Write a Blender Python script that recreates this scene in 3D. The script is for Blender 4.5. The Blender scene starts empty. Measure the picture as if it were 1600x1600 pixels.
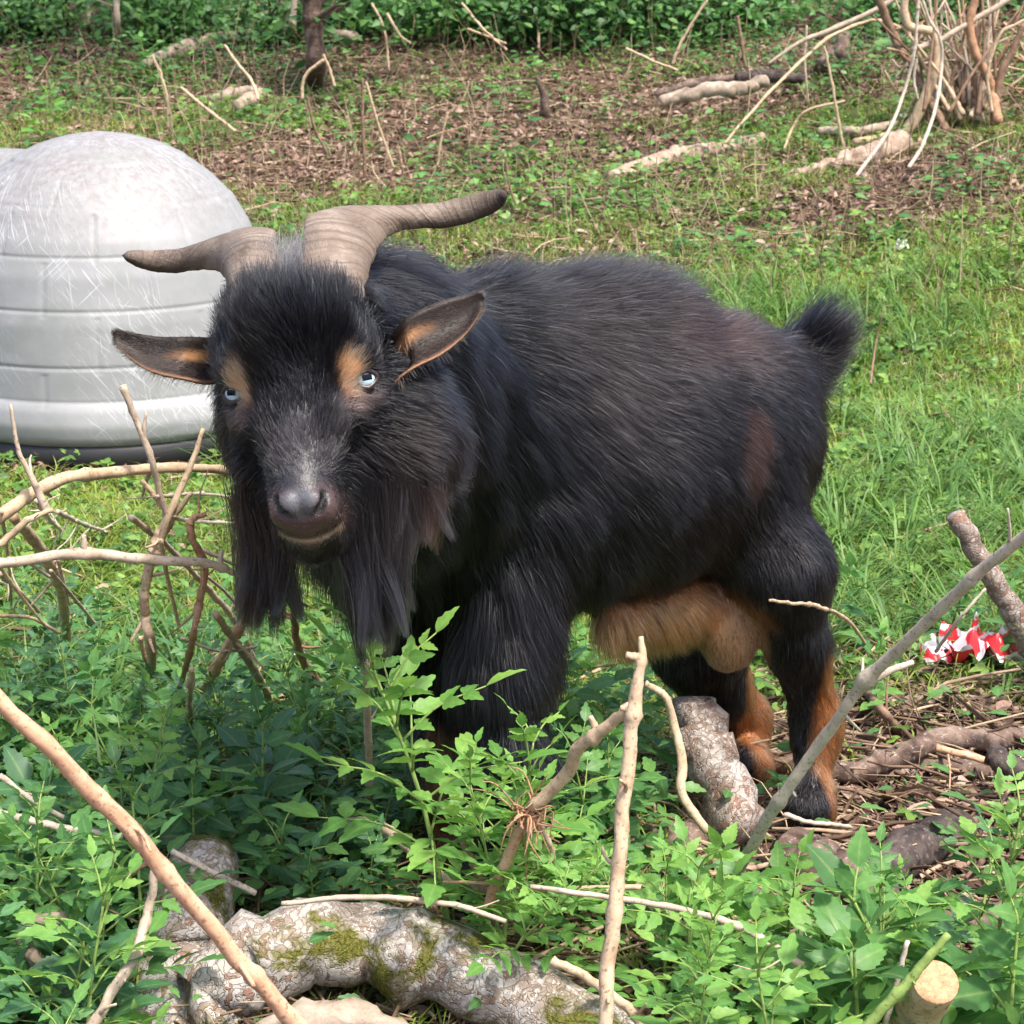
import bpy, bmesh, math, random
import numpy as np
from mathutils import Vector, Matrix, Quaternion

R = math.radians
random.seed(7); rng = np.random.default_rng(11)
scene = bpy.context.scene
C = scene.collection

# ------------------------------------------------------------------ camera
CAM_H, PITCH, FPX = 1.15, 15.0, 3500.0
cam = bpy.data.cameras.new('camera'); camo = bpy.data.objects.new('camera', cam); C.objects.link(camo)
cam.sensor_width = 36.0; cam.lens = FPX/1600*36.0
cam.clip_start = 0.05; cam.clip_end = 500
camo.location = (0, 0, CAM_H); camo.rotation_euler = (R(90-PITCH), 0, 0)
cam.dof.use_dof = True; cam.dof.focus_distance = 2.4; cam.dof.aperture_fstop = 30
scene.camera = camo

# ------------------------------------------------------------------ light
SUN_EL, SUN_AZ = 62.0, -48.0     # azimuth measured from +X counter-clockwise
w = bpy.data.worlds.new('World'); scene.world = w; w.use_nodes = True
nt = w.node_tree; bg = nt.nodes['Background']
sky = nt.nodes.new('ShaderNodeTexSky'); sky.sky_type = 'NISHITA'; sky.sun_disc = False
sky.sun_elevation = R(SUN_EL); sky.sun_rotation = R(90-SUN_AZ); sky.air_density = 1.0; sky.dust_density = 4.0; sky.ozone_density = 1.0
nt.links.new(sky.outputs[0], bg.inputs[0]); bg.inputs[1].default_value = 0.15
sun = bpy.data.lights.new('sun', 'SUN'); suno = bpy.data.objects.new('sun', sun); C.objects.link(suno)
sun.energy = 2.6; sun.angle = R(7.0); sun.color = (1.0, 0.95, 0.87)
sd = Vector((math.cos(R(SUN_EL))*math.cos(R(SUN_AZ)), math.cos(R(SUN_EL))*math.sin(R(SUN_AZ)), math.sin(R(SUN_EL))))
suno.rotation_euler = sd.to_track_quat('Z', 'Y').to_euler()
scene.view_settings.view_transform = 'Standard'; scene.view_settings.look = 'None'
scene.view_settings.gamma = 1; scene.view_settings.exposure = 1.20
scene.render.engine = 'CYCLES'
cy = scene.cycles
cy.max_bounces = 6; cy.diffuse_bounces = 3; cy.glossy_bounces = 3; cy.transmission_bounces = 4; cy.transparent_max_bounces = 8
cy.caustics_reflective = False; cy.caustics_refractive = False; cy.sample_clamp_indirect = 4
cy.use_adaptive_sampling = True; cy.adaptive_threshold = 0.02
cy.use_denoising = True; cy.denoiser = 'OPENIMAGEDENOISE'
scene.render.film_transparent = False
try: scene.cycles_curves.shape = 'RIBBONS'
except Exception: pass
bpy.context.scene.render.hair_type = 'STRAND'

cp, sp = math.cos(R(PITCH)), math.sin(R(PITCH))
def ray(u, v):
    a = (u-800)/FPX; b = (800-v)/FPX
    return np.array([a, cp+b*sp, -sp+b*cp])
def P(u, v, Y):
    d = ray(u, v); t = Y/d[1]
    return np.array([0, 0, CAM_H])+d*t
def hterr(x, y):
    x = np.asarray(x, float); y = np.asarray(y, float)
    t = np.clip(y-5.2, 0, None); s = 0.15*(np.sqrt(t*t+0.25)-0.5)
    b = 0.012*np.sin(3.1*x+1.3*y)+0.010*np.sin(1.7*x-4.3*y+1)+0.006*np.sin(9*x+5*y)+0.006*np.sin(-7*x+11*y+2)
    b2 = np.clip((y-5.4)/3, 0, 1)*(0.05*np.sin(0.9*x+0.6*y)+0.03*np.sin(2.3*x-1.1*y))
    return s+b+b2
def G(u, v, dz=0.0):
    d = ray(u, v); o = np.array([0, 0, CAM_H]); t = 0.5
    for _ in range(4000):
        p = o+d*t
        if p[2] <= float(hterr(p[0], p[1])): break
        t += 0.004+0.0004*t
    p = o+d*t
    return np.array([p[0], p[1], float(hterr(p[0], p[1]))+dz])

# ------------------------------------------------------------------ object helpers
def tag(o, label=None, cat=None, group=None, kind=None):
    if label: o['label'] = label
    if cat: o['category'] = cat
    if group: o['group'] = group
    if kind: o['kind'] = kind
    return o
def empty(name, loc=(0, 0, 0)):
    o = bpy.data.objects.new(name, None); C.objects.link(o); o.location = loc; o.empty_display_size = 0.05
    return o
def link(name, me, mat=None, parent=None):
    o = bpy.data.objects.new(name, me); C.objects.link(o)
    if mat is not None: me.materials.append(mat)
    if parent is not None:
        o.parent = parent
        o.matrix_parent_inverse = Matrix.Translation(parent.location).inverted() if parent.parent is None else Matrix.Identity(4)
        if parent.parent is not None: o.matrix_parent_inverse = (Matrix.Translation(parent.parent.location) if False else Matrix.Identity(4))
    return o
def npmesh(name, verts, faces, smooth=True, mats=None):
    """faces: (n,4) or (n,3) int array, or list of such arrays"""
    me = bpy.data.meshes.new(name)
    if not isinstance(faces, (list, tuple)): faces = [faces]
    verts = np.asarray(verts, np.float32)
    me.vertices.add(len(verts)); me.vertices.foreach_set('co', verts.ravel())
    loops = np.concatenate([np.asarray(f, np.int32).ravel() for f in faces])
    sizes = np.concatenate([np.full(len(f), np.asarray(f).shape[1], np.int32) for f in faces])
    starts = np.concatenate([[0], np.cumsum(sizes)[:-1]]).astype(np.int32)
    me.loops.add(len(loops)); me.loops.foreach_set('vertex_index', loops)
    me.polygons.add(len(sizes)); me.polygons.foreach_set('loop_start', starts); me.polygons.foreach_set('loop_total', sizes)
    if smooth: me.polygons.foreach_set('use_smooth', np.ones(len(sizes), bool))
    me.update(calc_edges=True); me.validate()
    return me
def vcol(me, name, cols):
    a = me.attributes.new(name, 'FLOAT_COLOR', 'POINT')
    c = np.ones((len(cols), 4), np.float32); c[:, :3] = cols
    a.data.foreach_set('color', c.ravel())

# ------------------------------------------------------------------ material helpers
class NT:
    def __init__(s, name):
        s.m = bpy.data.materials.new(name); s.m.use_nodes = True
        s.t = s.m.node_tree; s.n = s.t.nodes; s.l = s.t.links
        s.b = s.n['Principled BSDF']; s.out = s.n['Material Output']
    def new(s, ty, **kw):
        n = s.n.new(ty)
        for k, v in kw.items(): setattr(n, k, v)
        return n
    def link(s, a, b): s.l.new(a, b)
    def coord(s, kind='Object', scale=(1, 1, 1), rot=(0, 0, 0)):
        tc = s.new('ShaderNodeTexCoord'); mp = s.new('ShaderNodeMapping')
        mp.inputs['Scale'].default_value = scale; mp.inputs['Rotation'].default_value = rot
        s.link(tc.outputs[kind], mp.inputs[0]); return mp.outputs[0]
    def noise(s, vec, scale, detail=4, rough=0.55, dist=0):
        n = s.new('ShaderNodeTexNoise'); n.inputs['Scale'].default_value = scale; n.inputs['Detail'].default_value = detail
        n.inputs['Roughness'].default_value = rough; n.inputs['Distortion'].default_value = dist
        if vec is not None: s.link(vec, n.inputs['Vector'])
        return n.outputs['Fac']
    def ramp(s, fac, stops, interp='LINEAR'):
        r = s.new('ShaderNodeValToRGB'); r.color_ramp.interpolation = interp
        e = r.color_ramp.elements
        while len(e) < len(stops): e.new(0.5)
        for i, (p, c) in enumerate(stops):
            e[i].position = p
            if not hasattr(c, '__len__'): c = (c, c, c)
            e[i].color = (*c[:3], 1)
        s.link(fac, r.inputs[0]); return r.outputs[0]
    def mix(s, fac, a, b, mode='MIX'):
        m = s.new('ShaderNodeMix', data_type='RGBA', blend_type=mode)
        for val, idx in ((fac, 0), (a, 6), (b, 7)):
            if hasattr(val, 'links') or hasattr(val, 'is_linked'): s.link(val, m.inputs[idx])
            elif hasattr(val, '__len__'): m.inputs[idx].default_value = (*val[:3], 1)
            else: m.inputs[idx].default_value = val if idx == 0 else (val, val, val, 1)
        return m.outputs[2]
    def bump(s, h, strength=0.5, dist=0.01, normal=None):
        b = s.new('ShaderNodeBump'); b.inputs['Strength'].default_value = strength; b.inputs['Distance'].default_value = dist
        s.link(h, b.inputs['Height'])
        if normal is not None: s.link(normal, b.inputs['Normal'])
        s.link(b.outputs[0], s.b.inputs['Normal']); return b.outputs[0]
    def color(s, c):
        if hasattr(c, '__len__'): s.b.inputs['Base Color'].default_value = (*c[:3], 1)
        else: s.link(c, s.b.inputs['Base Color'])
    def rough(s, v):
        if hasattr(v, 'is_linked'): s.link(v, s.b.inputs['Roughness'])
        else: s.b.inputs['Roughness'].default_value = v
    def spec(s, v): s.b.inputs['Specular IOR Level'].default_value = v
def simple(name, col, rough=0.7, spec=0.3):
    t = NT(name); t.color(col); t.rough(rough); t.spec(spec); return t.m

# smoothed tube
def catmull(pts, n):
    p = np.asarray(pts, float)
    if len(p) < 3: 
        t = np.linspace(0, 1, n)[:, None]; return p[0]*(1-t)+p[-1]*t
    q = np.vstack([2*p[0]-p[1], p, 2*p[-1]-p[-2]])
    out = []
    m = len(p)-1
    ts = np.linspace(0, m, n)
    for t in ts:
        i = min(int(t), m-1); f = t-i
        a, b, c, d = q[i], q[i+1], q[i+2], q[i+3]
        out.append(0.5*((2*b)+(-a+c)*f+(2*a-5*b+4*c-d)*f*f+(-a+3*b-3*c+d)*f**3))
    return np.array(out)
def frames(path):
    t = np.gradient(path, axis=0); t /= np.linalg.norm(t, axis=1)[:, None]+1e-12
    up = np.array([0, 0, 1.0]) if abs(t[0][2]) < 0.9 else np.array([1.0, 0, 0])
    n = np.cross(up, t[0]); n /= np.linalg.norm(n)
    N = [n]
    for i in range(1, len(path)):
        n = N[-1]-t[i]*np.dot(N[-1], t[i]); n /= np.linalg.norm(n)+1e-12; N.append(n)
    N = np.array(N); B = np.cross(t, N)
    return t, N, B
def tube_arrays(path, rad, seg=10, rough=0.0, seed=0, knots=()):
    path = np.asarray(path, float); n = len(path)
    rad = np.asarray(rad, float)*np.ones(n)
    t, N, B = frames(path)
    a = np.linspace(0, 2*math.pi, seg, endpoint=False)
    r_ = np.random.default_rng(seed)
    s = np.linspace(0, 1, n)
    rr = np.tile(rad[:, None], (1, seg))
    if rough:
        for k in range(5):
            f = r_.uniform(2, 14); ph = r_.uniform(0, 6); m = r_.integers(1, 4)
            rr *= 1+rough*0.4*np.sin(f*6.28*s[:, None]+ph+m*a[None])
        rr *= 1+rough*0.35*r_.standard_normal((n, seg))
    for (ks, ka, kw) in knots:
        rr *= 1+ka*np.exp(-((s[:, None]-ks)/kw)**2)
    V = path[:, None]+rr[..., None]*(np.cos(a)[None, :, None]*N[:, None]+np.sin(a)[None, :, None]*B[:, None])
    V = V.reshape(-1, 3)
    i = np.arange(n-1)[:, None]; j = np.arange(seg)[None]
    F = np.stack([i*seg+j, i*seg+(j+1) % seg, (i+1)*seg+(j+1) % seg, (i+1)*seg+j], -1).reshape(-1, 4)
    c0 = len(V); V = np.vstack([V, path[0]-t[0]*rad[0]*0.15, path[-1]+t[-1]*rad[-1]*0.25])
    j = np.arange(seg)
    T = np.vstack([np.stack([np.full(seg, c0), (j+1) % seg, j], -1), np.stack([np.full(seg, c0+1), (n-1)*seg+j, (n-1)*seg+(j+1) % seg], -1)])
    return V, F, T
class Acc:
    """accumulates arrays into one mesh"""
    def __init__(s): s.v = []; s.q = []; s.t = []; s.o = 0
    def add(s, V, F=None, T=None):
        s.v.append(V)
        if F is not None and len(F): s.q.append(np.asarray(F)+s.o)
        if T is not None and len(T): s.t.append(np.asarray(T)+s.o)
        s.o += len(V)
    def mesh(s, name, smooth=True):
        fs = []
        if s.q: fs.append(np.vstack(s.q))
        if s.t: fs.append(np.vstack(s.t))
        return npmesh(name, np.vstack(s.v), fs, smooth)
# ================================================================== materials of the place
def ground_mat():
    t = NT('soil'); co = t.coord('Object')
    a = t.noise(co, 1.3, 4, .6); b = t.noise(co, 38, 6, .7); c = t.noise(co, 240, 3, .6)
    col = t.ramp(b, [(.3, (.04, .026, .02)), (.5, (.10, .068, .05)), (.68, (.19, .135, .10))])
    col = t.mix(t.ramp(c, [(.45, 0), (.7, .6)]), col, (.19, .14, .09))
    t.color(col); t.rough(.95); t.spec(.1); t.bump(b, .8, .02); return t.m
def bark_mat(name, dark, mid, light, lichen=None, moss=None, scale=1.0, plates=False):
    t = NT(name); co = t.coord('Object')
    n1 = t.noise(co, 28*scale, 6, .65, .4); n2 = t.noise(co, 150*scale, 4, .6); n3 = t.noise(co, 9*scale, 3, .5)
    col = t.ramp(n1, [(.32, dark), (.5, mid), (.68, light)])
    h = n1
    if plates:
        vo = t.new('ShaderNodeTexVoronoi', feature='DISTANCE_TO_EDGE'); vo.inputs['Scale'].default_value = 85*scale
        wv = t.mix(.035, co, t.new('ShaderNodeTexNoise').outputs['Color']); 
        nn = t.new('ShaderNodeTexNoise'); nn.inputs['Scale'].default_value = 30; nn.inputs['Detail'].default_value = 4; t.link(co, nn.inputs['Vector'])
        wv = t.mix(.075, co, nn.outputs['Color'], 'ADD'); t.link(wv, vo.inputs['Vector'])
        e = t.ramp(vo.outputs['Distance'], [(.0, 0), (.10, 1)])
        if lichen is not None:
            v2 = t.new('ShaderNodeTexVoronoi'); v2.inputs['Scale'].default_value = 85*scale; t.link(wv, v2.inputs['Vector'])
            sp = t.new('ShaderNodeSeparateColor'); t.link(v2.outputs['Color'], sp.inputs[0])
            cell = t.ramp(sp.outputs[0], [(.0, tuple(c*.8 for c in lichen)), (.45, lichen), (.62, mid), (.80, (.24, .14, .10)), (.92, light)], 'CONSTANT')
            m = t.ramp(n3, [(.34, .1), (.58, .9)]); col = t.mix(m, col, cell)
            col = t.mix(t.ramp(n2, [(.55, 0), (.62, .8)]), col, tuple(min(1, c*1.15) for c in lichen))
        col = t.mix(t.ramp(vo.outputs['Distance'], [(0, .0), (.05, 1)]), t.mix(.30, col, (.06, .04, .03)), col)
        h = t.mix(.72, e, n1)
    elif lichen is not None:
        m = t.ramp(n2, [(.58, 0), (.68, .6)]); col = t.mix(m, col, lichen)
    if moss is not None:
        m3 = t.noise(t.coord('Object', (1, 1, 1.6)), 10, 5, .6); m = t.ramp(m3, [(.535, 0), (.61, 1)])
        fine = t.noise(co, 300, 2); mc = t.ramp(fine, [(.3, (.05, .055, .012)), (.7, (.17, .16, .03))])
        col = t.mix(m, col, mc)
    t.color(col); t.rough(.85); t.spec(.2); t.bump(h, .8, .006); return t.m
def twig_mat(name, dark, light, scale=1.0):
    t = NT(name); n1 = t.noise(t.coord('Object'), 45*scale, 5, .65, .5); n2 = t.noise(t.coord('Object', (1, 1, 1)), 230*scale, 3, .6)
    col = t.ramp(n1, [(.3, dark), (.66, light)]); col = t.mix(t.ramp(n2, [(.56, 0), (.68, .75)]), col, tuple(c*.42 for c in dark))
    t.color(col); t.rough(.75); t.spec(.25); t.bump(n1, .5, .003); return t.m
def leaf_mat(name, stops, trans=.45, vein=.25, rough=.45, spec=.35, patch=None):
    t = NT(name)
    gi = t.new('ShaderNodeNewGeometry'); col = t.ramp(gi.outputs['Random Per Island'], stops)
    if patch is not None:
        n = t.noise(t.coord('Object'), patch[0], 3, .6); col = t.mix(t.ramp(n, [(.40, 0), (.62, 1)]), col, patch[1], 'MULTIPLY')
    at = t.new('ShaderNodeAttribute', attribute_name='rib')
    f = t.ramp(at.outputs['Fac'], [(0.0, vein*2.0), (.10, vein*.5), (.22, 0)])
    col = t.mix(f, col, (.38, .50, .18))
    n = t.noise(t.coord('Object'), 160, 2); col = t.mix(t.ramp(n, [(.3, .35), (.7, 0)]), col, tuple(0.55*c for c in stops[0][1]))
    t.color(col); t.rough(rough); t.spec(spec)
    tr = t.new('ShaderNodeBsdfTranslucent'); t.link(t.mix(.55, col, (1, 1, .55), 'MULTIPLY'), tr.inputs[0])
    ms = t.new('ShaderNodeMixShader'); ms.inputs[0].default_value = trans
    t.link(t.b.outputs[0], ms.inputs[1]); t.link(tr.outputs[0], ms.inputs[2]); t.link(ms.outputs[0], t.out.inputs[0])
    return t.m
M = {}
M['soil'] = ground_mat()
M['lichen_log'] = bark_mat('lichen_bark', (.13, .09, .07), (.27, .21, .165), (.40, .34, .285), (.50, .465, .43), True, 1.0, True)
M['plate_log'] = bark_mat('plate_bark', (.075, .05, .04), (.20, .14, .11), (.33, .25, .20), (.40, .36, .32), None, 1.0, True)
M['brown_log'] = bark_mat('brown_bark', (.05, .033, .027), (.15, .10, .078), (.27, .20, .16), (.42, .37, .33))
M['dark_log'] = bark_mat('dark_bark', (.018, .014, .014), (.06, .045, .04), (.13, .10, .09), (.22, .20, .18))
M['grey_wood'] = bark_mat('grey_wood', (.16, .12, .09), (.32, .25, .19), (.46, .38, .30))
M['peeled'] = bark_mat('peeled_log', (.18, .12, .09), (.34, .25, .185), (.50, .40, .32))
M['trunk'] = bark_mat('trunk_bark', (.035, .023, .017), (.10, .065, .05), (.19, .135, .105), (.26, .22, .18), None, 1.2)
M['tan_twig'] = twig_mat('tan_twig', (.34, .23, .14), (.56, .43, .29))
M['pink_twig'] = twig_mat('pink_twig', (.42, .22, .13), (.66, .42, .27))
M['grey_twig'] = twig_mat('grey_twig', (.32, .245, .18), (.54, .43, .33))
M['brown_twig'] = twig_mat('brown_twig', (.12, .07, .045), (.28, .18, .12))
M['rust_twig'] = twig_mat('rust_twig', (.26, .13, .075), (.46, .27, .16))
M['white_twig'] = twig_mat('white_twig', (.36, .29, .225), (.56, .47, .38))
M['green_stem'] = twig_mat('green_stem', (.14, .22, .05), (.26, .36, .10))
M['cut_wood'] = twig_mat('cut_wood', (.38, .18, .09), (.58, .34, .19), 4)
M['leaf_bright'] = leaf_mat('bright_leaf', [(0, (.12, .30, .065)), (.5, (.20, .43, .09)), (1, (.33, .55, .12))])
M['leaf_mid'] = leaf_mat('mid_leaf', [(0, (.07, .19, .055)), (.5, (.115, .29, .08)), (1, (.19, .40, .10))])
M['leaf_dark'] = leaf_mat('dark_leaf', [(0, (.045, .13, .055)), (.5, (.075, .20, .08)), (1, (.12, .28, .10))], .3, .2)
M['cover'] = leaf_mat('cover_leaf', [(0, (.07, .16, .035)), (.45, (.16, .30, .055)), (.8, (.25, .42, .08)), (1, (.36, .50, .12))], .4, .1, patch=(2.5, (.68, .8, .82)))
M['far_leaf'] = leaf_mat('far_leaf', [(0, (.04, .12, .04)), (.5, (.09, .22, .06)), (1, (.18, .36, .09))], .35, .0)
M['grass'] = leaf_mat('grass_blade', [(0, (.15, .23, .035)), (.4, (.31, .42, .065)), (.80, (.45, .56, .11)), (.86, (.50, .47, .20)), (1, (.60, .50, .30))], .45, 0, .5, .3, patch=(1.6, (.62, .76, .72)))
M['grass_blue'] = leaf_mat('long_grass_blade', [(0, (.09, .20, .05)), (.5, (.17, .32, .08)), (1, (.27, .42, .12))], .45, 0)
M['litter'] = leaf_mat('dead_leaf', [(0, (.06, .035, .026)), (.35, (.20, .12, .088)), (.7, (.34, .22, .165)), (1, (.52, .38, .30))], .1, 0, .75, .2)
M['straw'] = leaf_mat('straw', [(0, (.12, .075, .045)), (.5, (.30, .21, .13)), (1, (.56, .44, .29))], .05, 0, .7, .2)
M['wood_bits'] = leaf_mat('wood_bits', [(0, (.06, .035, .025)), (.5, (.20, .13, .09)), (1, (.50, .37, .25))], .0, 0, .8, .2)

# ================================================================== terrain
def terrain():
    xs = np.concatenate([np.linspace(-60, -6, 30), np.linspace(-5.9, 5.9, 240), np.linspace(6, 60, 30)])
    ys = np.concatenate([np.linspace(-20, 0.9, 20), np.linspace(1, 13, 300), np.linspace(13.3, 90, 50)])
    X, Y = np.meshgrid(xs, ys, indexing='ij'); Z = hterr(X, Y)
    V = np.stack([X, Y, Z], -1).reshape(-1, 3); n, m = X.shape
    i = np.arange(n-1)[:, None]; j = np.arange(m-1)[None]
    F = np.stack([i*m+j, (i+1)*m+j, (i+1)*m+j+1, i*m+j+1], -1).reshape(-1, 4)
    tag(link('ground', npmesh('ground', V, F), M['soil']), 'brown leaf strewn earth rising gently to the back', kind='structure')
terrain()

# ================================================================== leaves
def leaflet(W=.42, teeth=3, seg=8, fold=.18, droop=.25, lobed=0.0):
    t = np.linspace(0, 1, seg+1); wp = W*np.sin(np.pi*t**.68)**.95*.5+.004
    if teeth: wp = wp*(1+(.15 if seg < 12 else .08)*(np.arange(seg+1) % 2*2-1)*(t > .3)*(t < .95))
    if lobed: wp = wp*(1+lobed*np.cos(t*2*np.pi*1.5)**2)
    wp[-1] = 0.004; wp[0] = .006
    mid = np.stack([0*t, t, -droop*t*t], 1)
    L_ = np.stack([-wp, t+.03*(teeth > 0)*(np.arange(seg+1) % 2), -droop*t*t+fold*wp], 1); R_ = L_*[-1, 1, 1]
    V = np.vstack([mid, L_, R_]); n = seg+1; i = np.arange(seg)
    F = np.vstack([np.stack([i, i+1, n+i+1, n+i], 1), np.stack([i+1, i, 2*n+i, 2*n+i+1], 1)])
    rib = np.concatenate([np.zeros(n), np.ones(2*n)])
    return V, F, rib
def trileaf():
    """palmate three-lobed leaf as one small blade"""
    V = []; F = []; rb = []; o = 0
    for a, s in ((0, 1.0), (62, .8), (-62, .8)):
        v, f, r_ = leaflet(.62, 0, 3, .12, .2); c, s_ = math.cos(R(a)), math.sin(R(a))
        v = v*s; v = v@np.array([[c, s_, 0], [-s_, c, 0], [0, 0, 1]]); V.append(v); F.append(f+o); rb.append(r_); o += len(v)
    return np.vstack(V), np.vstack(F), np.concatenate(rb)
class Leaves:
    def __init__(s): s.V = []; s.F = []; s.r = []; s.o = 0
    def place(s, leaf, pos, dir_, nor, sc):
        LV, LF, LR = leaf; pos = np.atleast_2d(pos); n = len(pos)
        y = dir_/np.linalg.norm(dir_, axis=1)[:, None]; z = nor-y*(nor*y).sum(1)[:, None]; z /= np.linalg.norm(z, axis=1)[:, None]+1e-9; x = np.cross(y, z)
        sc = np.broadcast_to(np.asarray(sc, float), (n,))
        P_ = (LV[None, :, 0, None]*x[:, None]+LV[None, :, 1, None]*y[:, None]+LV[None, :, 2, None]*z[:, None])*sc[:, None, None]+pos[:, None]
        k = len(LV); s.V.append(P_.reshape(-1, 3)); s.F.append((LF[None]+(np.arange(n)*k)[:, None, None]).reshape(-1, 4)+s.o); s.r.append(np.tile(LR, n)); s.o += n*k
    def mesh(s, name):
        me = npmesh(name, np.vstack(s.V), np.vstack(s.F)); a = me.attributes.new('rib', 'FLOAT', 'POINT')
        a.data.foreach_set('value', np.concatenate(s.r).astype(np.float32)); return me
LF_T = leaflet(.44, 1, 8, .16, .25); LF_N = leaflet(.46, 0, 5, .15, .25); LF_W = leaflet(.56, 1, 14, .14, .28); LF_S = leaflet(.55, 0, 3, .15, .2); TRI = trileaf()
def unit(v): return v/(np.linalg.norm(v, axis=-1, keepdims=True)+1e-12)
def azdir(a, el): return np.stack([np.cos(a)*np.cos(el), np.sin(a)*np.cos(el), np.sin(el)], -1)

def zone_xy(n, y0, y1, k=.34, pw=1.0, rg=rng):
    y = (y0**pw+(y1**pw-y0**pw)*rg.random(n))**(1/pw); x = (rg.random(n)*2-1)*(k*y+.15); return x, y
def nz(x, y, s, o=0):
    return (np.sin(x*s+o)*np.sin(y*s*1.17+o*1.7)+.6*np.sin(x*s*2.3+y*s*1.1+o*2.1)*np.sin(y*s*2.7-x*s*.7+o)+.35*np.sin(x*s*5.1-o)*np.sin(y*s*5.7+x*s+o*3))/1.95
def green_amount(x, y):
    """how much turf grows here, 0..1"""
    edge = 6.9+.5*nz(x, y, 1.1, 2)+.25*x*(x > .4)*(x < 2)-.15*x*(x < -.2)
    g_ = np.clip((edge-y)/.8, 0, 1)
    far = np.clip(nz(x, y, 1.9, 5)*1.6+.12, 0, .6)*(y > 6.5)
    g_ = np.maximum(g_, far)
    g_ = g_*np.clip((np.hypot(x+.91, y-4.98)-.40)/.06, 0, 1)
    bare = np.clip((x-.18)/.12, 0, 1)*np.clip((3.25+.15*nz(x, y, 4, 1)-y)/.2, 0, 1)
    shade = np.clip((3.05-y)/.5, 0, 1)*.7
    return g_*(1-bare*.97)*(1-shade)
# ---- turf
def grass(name, n, y0, y1, ln, wd, mat, mask, label, seed, lean=.5, tuft=0):
    rg = np.random.default_rng(seed); x, y = zone_xy(n, y0, y1, rg=rg, pw=1.35)
    keep = rg.random(n) < mask(x, y); x, y = x[keep], y[keep]; m = len(x)
    if tuft:
        cx = np.floor(x/tuft); cy_ = np.floor(y/tuft); h = np.sin(cx*127.1+cy_*311.7)*43758.5; h -= np.floor(h); h2 = np.sin(cx*269.5+cy_*183.3)*43758.5; h2 -= np.floor(h2)
        tx = (cx+.2+.6*h)*tuft; ty = (cy_+.2+.6*h2)*tuft; dx, dy = x-tx, y-ty; x = tx+dx*.35; y = ty+dy*.35
        az = np.arctan2(dy, dx)+rg.normal(0, .4, m); ht = .6+.7*h
    else: az = rg.random(m)*6.283; ht = 1+.35*nz(x, y, 3.3, 4)
    z = hterr(x, y)-.003; L_ = rg.uniform(ln[0], ln[1], m)*ht; W_ = rg.uniform(wd[0], wd[1], m)
    b = azdir(az, np.zeros(m)); side = np.stack([-b[:, 1], b[:, 0], 0*az], 1); el = R(88)-np.abs(rg.normal(0, lean*.6, m)); bend = rg.uniform(.5, 1.9, m)*lean*1.8
    rows = []; cur = np.stack([x, y, z], 1); 
    for k, wk in enumerate((1, .9, .62)):
        rows += [cur-side*(W_*wk/2)[:, None], cur+side*(W_*wk/2)[:, None]]
        e = el-bend*(k+.3)/2; cur = cur+(b*np.cos(e)[:, None]+np.array([0, 0, 1.])*np.sin(e)[:, None])*(L_/3)[:, None]
    rows.append(cur); V = np.stack(rows, 1).reshape(-1, 3); V[:, 2] = np.maximum(V[:, 2], hterr(V[:, 0], V[:, 1])-.004)
    o = (np.arange(m)*7)[:, None]; F = np.concatenate([o+np.array([0, 1, 3, 2]), o+np.array([2, 3, 5, 4])]); T = o+np.array([4, 5, 6])
    me = npmesh(name, V, [F, T]); tag(link(name, me, mat), label, kind='stuff')
gm = lambda x, y: green_amount(x, y)*(.8+.2*(nz(x, y, 2.2, 9) > -.2))
grass('grass', 400000, 2.1, 8.6, (.035, .095), (.0022, .0042), M['grass'], gm, 'short bright green meadow grass', 31, .75)
grass('long_grass', 75000, 2.6, 6.5, (.09, .20), (.003, .0055), M['grass_blue'], lambda x, y: green_amount(x, y)*((nz(x, y, 2.6, 3) > .12)*.8+(x > .75)*(y < 5)*.6), 'longer tufts of blue green grass', 32, .6, .11)
grass('dry_grass', 26000, 2.1, 9.5, (.05, .16), (.0012, .0025), M['straw'], lambda x, y: .35+.3*(y > 5.5), 'dry straw coloured grass stems', 33, 1.1)

# ---- low broad leaves of the ground cover
def cover(name, n, y0, y1, sz, leaf, mat, mask, label, seed, hmax=.05, el=(-.2, .6)):
    rg = np.random.default_rng(seed); x, y = zone_xy(n, y0, y1, rg=rg, pw=1.3); keep = rg.random(n) < mask(x, y); x, y = x[keep], y[keep]; m = len(x)
    cl = .045; gx = np.floor(x/cl); gy = np.floor(y/cl); h = np.sin(gx*12.99+gy*78.23)*43758.5; h -= np.floor(h)
    z = hterr(x, y)+rg.random(m)*hmax*(.4+h); s = rg.uniform(sz[0], sz[1], m)*(.65+.7*h); d = azdir(rg.random(m)*6.283, rg.uniform(el[0], el[1], m))
    nr = unit(np.array([0, -.15, 1.])+rg.normal(0, .35, (m, 3))); Lv = Leaves(); Lv.place(leaf, np.stack([x, y, z], 1), d, nr, s)
    tag(link(name, Lv.mesh(name), mat), label, kind='stuff')
cover('ground_cover', 135000, 2.6, 9.5, (.010, .026), TRI, M['cover'], lambda x, y: np.clip(green_amount(x, y)*.8+(nz(x, y, 2.1, 1) > .0)*.75*(y > 6.2)*(1-green_amount(x, y)), 0, 1)*(.35+.65*(nz(x, y, 3.1, 7) > 0)), 'low clover like ground cover leaves', 41)
cover('creeping_leaves', 19000, 1.9, 3.5, (.014, .034), LF_T, M['leaf_mid'], lambda x, y: np.where(((x > -.40) & (x < .16) & (y < 2.3)) | ((x > -.13) & (x < .05) & (y < 2.6)), .05, np.where(x > .22, .10+.25*(y < 2.35), .9))*np.clip((3.4-y)/.35, .25, 1), 'creeping undergrowth leaves below the brush', 42, .10)
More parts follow.
